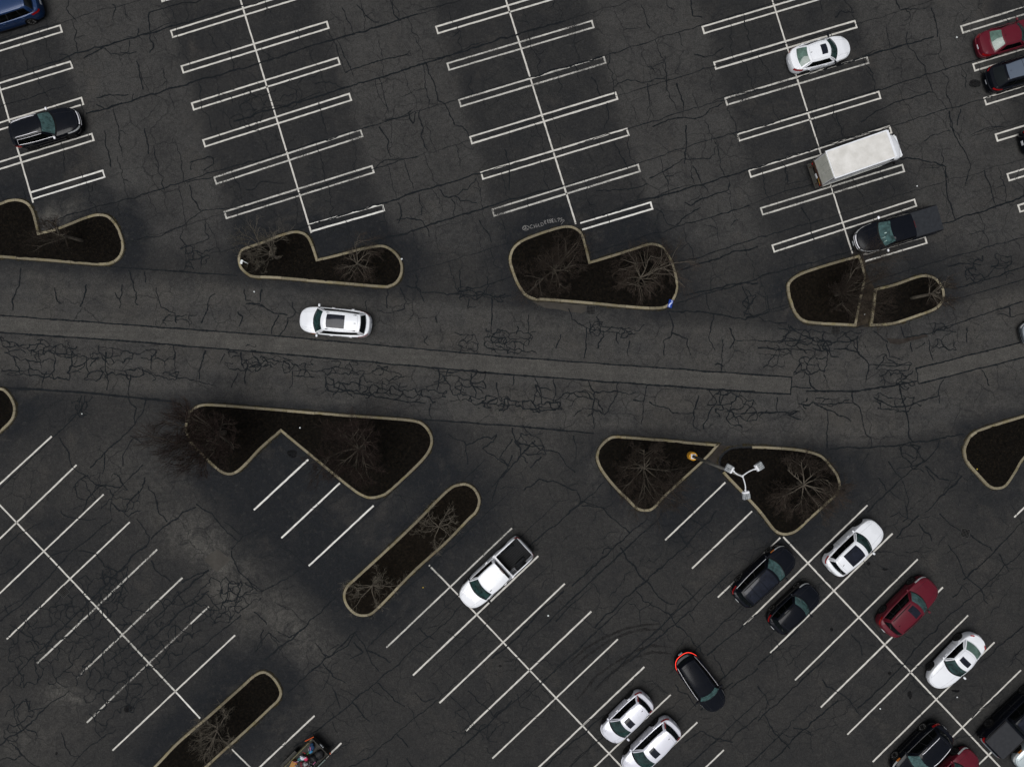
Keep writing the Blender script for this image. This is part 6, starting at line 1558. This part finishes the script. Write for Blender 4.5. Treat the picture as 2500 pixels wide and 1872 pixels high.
# ------------------------------------------------------------------ trailer full of junk
def trailer():
    e = Vector(W(785, 1819, .7)); d = Vector((-.705, -.709)); ang = math.atan2(-d.y, -d.x)
    L_, Wd = 3.8, 1.72; c = e + d * (L_ / 2)
    root = new_obj('junk_trailer', None, label='open dark trailer heaped with junk, orange corner lights, at the bottom edge', cat='trailer')
    root.location = (c.x, c.y, 0); root.rotation_euler = (0, 0, ang)
    a, b = L_ / 2, Wd / 2
    WOOD = noise_col('weathered_board', (.05, .045, .025), (.13, .12, .07), scale=4, rough=.9)
    ORG = noise_col('orange_red_paint', (.40, .05, .01), (.6, .10, .02), scale=5, rough=.5)
    mb = MB(); mb.box((0, 0, .5), (L_, Wd, .08)); mb.build('deck', DKSTEEL, root)
    mb = MB(); mb.box((a - .03, 0, .72), (.05, Wd, .40)); mb.build('tailboard', DKSTEEL, root)
    mb = MB(); mb.box((-a + .03, 0, .72), (.05, Wd, .40)); mb.build('headboard', DKSTEEL, root)
    for sg in (-1, 1):
        mb = MB(); mb.box((0, sg * (b - .03), .68), (L_ - .12, .05, .32)); mb.build('side_board', WOOD if sg > 0 else DKSTEEL, root)
        mb = MB(); mb.box((-.1, sg * (b - .03), .97), (L_ - .5, .07, .10)); mb.build('top_board', WOOD if sg > 0 else noise_col('grey_green_rail', (.06, .08, .075), (.12, .15, .14), scale=4, rough=.8), root)
        for X in (-.5, .3):
            R_ = .3; mb = MB(); mb.lathe([(R_ * .5, -.09), (R_ * .94, -.09), (R_, -.06), (R_, .06), (R_ * .94, .09), (R_ * .5, .09)], (0, 0, 0), 'y', 20)
            w_ = mb.build('wheel', RUBBER, root, smooth=True, sharp=40); w_.location = (X - .3, sg * (b + .11), R_)
            mb = MB(); mb.lathe([(.02, sg * .04), (R_ * .5, sg * .08), (R_ * .52, sg * .095)], (0, 0, 0), 'y', 12); mb.build('rim', ALLOYDK, w_)
        mb = MB(); mb.box((-.45, sg * (b + .11), .68), (1.5, .24, .03)); mb.build('mudguard', DKSTEEL, root)
    mb = MB(); mb.tube([(a + .1, b - .02, .8), (a - .55, b + .2, .8)], .03, 5); mb.build('orange_bar', ORG, root)
    mb = MB(); mb.box((a + .05, -b + .03, .7), (.06, .10, .12)); mb.build('marker_light', ORG, root)
    mb = MB(); mb.box((a + .02, -.02, .74), (.03, .34, .12)); mb.build('licence_plate', PLATE, root)
    M3 = Matrix.Rotation(ang, 3, 'Z')
    def at(x, y, z): q = M3 @ Vector((x, y, 0)); return (c.x + q.x, c.y + q.y, z)
    def lump(nm, x, y, z, sx, sy, sz, m_, label, seed, cat='junk'):
        bm = bmesh.new(); bmesh.ops.create_icosphere(bm, subdivisions=3, radius=1)
        for v in bm.verts:
            n_ = 1 + .35 * mnoise.noise(v.co * 1.8 + Vector((seed, 0, 0))) + .15 * mnoise.noise(v.co * 4 + Vector((seed, 0, 0)))
            v.co = Vector((v.co.x * sx * n_, v.co.y * sy * n_, v.co.z * sz * n_))
        me = bpy.data.meshes.new(nm); bm.to_mesh(me); bm.free(); me.materials.append(m_); me.polygons.foreach_set('use_smooth', [True] * len(me.polygons))
        o = new_obj(nm, me, label=label, cat=cat); o.location = at(x, y, z); o.rotation_euler = (0, 0, ang + seed); return o
    col = lambda n_, c_: noise_col(n_, tuple(x * .7 for x in c_), tuple(min(1, x * 1.25) for x in c_), scale=7, rough=.6)
    lump('cloth_bundle', .55, .12, .86, .16, .13, .14, col('pink_cloth', (.62, .05, .13)), 'pink cloth bundle on top of the junk trailer load', 1, 'cloth')
    lump('plastic_bag', .42, .36, .84, .20, .13, .12, col('white_plastic', (.5, .5, .58)), 'white plastic bag beside the pink bundle on the trailer', 2, 'bag')
    lump('plastic_tub', 1.15, .28, .82, .17, .12, .14, col('blue_plastic', (.03, .16, .30)), 'blue plastic tub near the tail of the junk trailer', 3, 'tub')
    lump('tarpaulin', 1.38, .42, .78, .26, .16, .12, col('dark_blue_tarp', (.01, .04, .10)), 'dark blue folded tarpaulin in the tail corner of the junk trailer', 4, 'tarp')
    lump('bin_bag', .9, -.25, .80, .32, .27, .22, TRIM, 'black bin bag in the middle of the trailer load', 5, 'bag')
    lump('bin_bag', .1, -.5, .80, .35, .25, .22, TRIM, 'black bin bag by the lower side board of the trailer', 6, 'bag')
    lump('bin_bag', 1.35, -.35, .74, .30, .32, .18, TRIM, 'black bin bag against the tailboard of the trailer', 7, 'bag')
    lump('rag_pile', .10, .05, .88, .2, .16, .13, col('dark_red_cloth', (.10, .01, .02)), 'dark red rags heaped on the trailer load', 8, 'cloth')
    lump('rag_pile', .2, .42, .78, .22, .12, .1, col('teal_cloth', (.03, .12, .14)), 'teal rags behind the white plastic bag on the trailer', 9, 'cloth')
    lump('plastic_bag', .28, -.08, .92, .14, .18, .12, col('grey_plastic', (.26, .27, .29)), 'grey plastic bag inside the bicycle wheel on the trailer', 10, 'bag')
    CB = noise_col('cardboard', (.24, .12, .03), (.36, .19, .06), scale=3, rough=.9)
    mb = MB(); mb.box((0, 0, 0), (.62, .42, .34), top=.97); o = mb.build('cardboard_box', CB, label='brown cardboard box at the upper side board of the junk trailer', cat='box'); o.location = at(-.45, .45, .72); o.rotation_euler = (0, 0, ang + .35)
    for (x, y, z, r, m_, lab) in ((.36, -.05, 1.06, .21, TRIM, 'black bicycle wheel lying on top of the trailer load'), (.5, -.48, 1.0, .23, ALLOYDK, 'grey bicycle wheel lying by the lower side board of the trailer')):
        o = new_obj('bicycle_wheel', None, label=lab, cat='wheel'); o.location = at(x, y, z); o.rotation_euler = (.25, .15, ang)
        pts = [(r * math.cos(t / 20 * 6.2832), r * math.sin(t / 20 * 6.2832), 0) for t in range(21)]
        mb = MB(); mb.tube(pts, .022, 6, cap=False); mb.build('tyre', m_, o)
        mb = MB()
        for k in range(9): t = k / 9 * 6.2832; mb.tube([(0, 0, 0), (r * math.cos(t), r * math.sin(t), 0)], .005, 3)
        mb.tube([(0, 0, -.04), (0, 0, .04)], .025, 6); mb.build('spokes', ALLOY, o)
    rnd = random.Random(5)
    cols = [col('white_scrap', (.55, .55, .6)), col('pink_scrap', (.45, .12, .25)), col('green_scrap', (.05, .16, .04)), col('grey_scrap', (.2, .2, .22)), col('red_scrap', (.25, .02, .02))]
    nm = ['white', 'pink', 'green', 'grey', 'red']
    for i in range(5):
        mb = MB()
        for j in range(4):
            x, y = rnd.uniform(-.3, 1.3), rnd.uniform(-.6, .5); an = rnd.uniform(0, 3.14); l = rnd.uniform(.1, .28)
            mb.tube([(x, y, 1.0), (x + math.cos(an) * l, y + math.sin(an) * l, 1.0 + rnd.uniform(-.05, .08))], rnd.uniform(.012, .035), 4)
        o = mb.build('scrap_pieces', cols[i], kind='stuff', label='scattered small %s scrap pieces on top of the junk trailer load' % nm[i]); o.location = (c.x, c.y, 0); o.rotation_euler = (0, 0, ang)
trailer()

SC.render.engine = 'CYCLES'
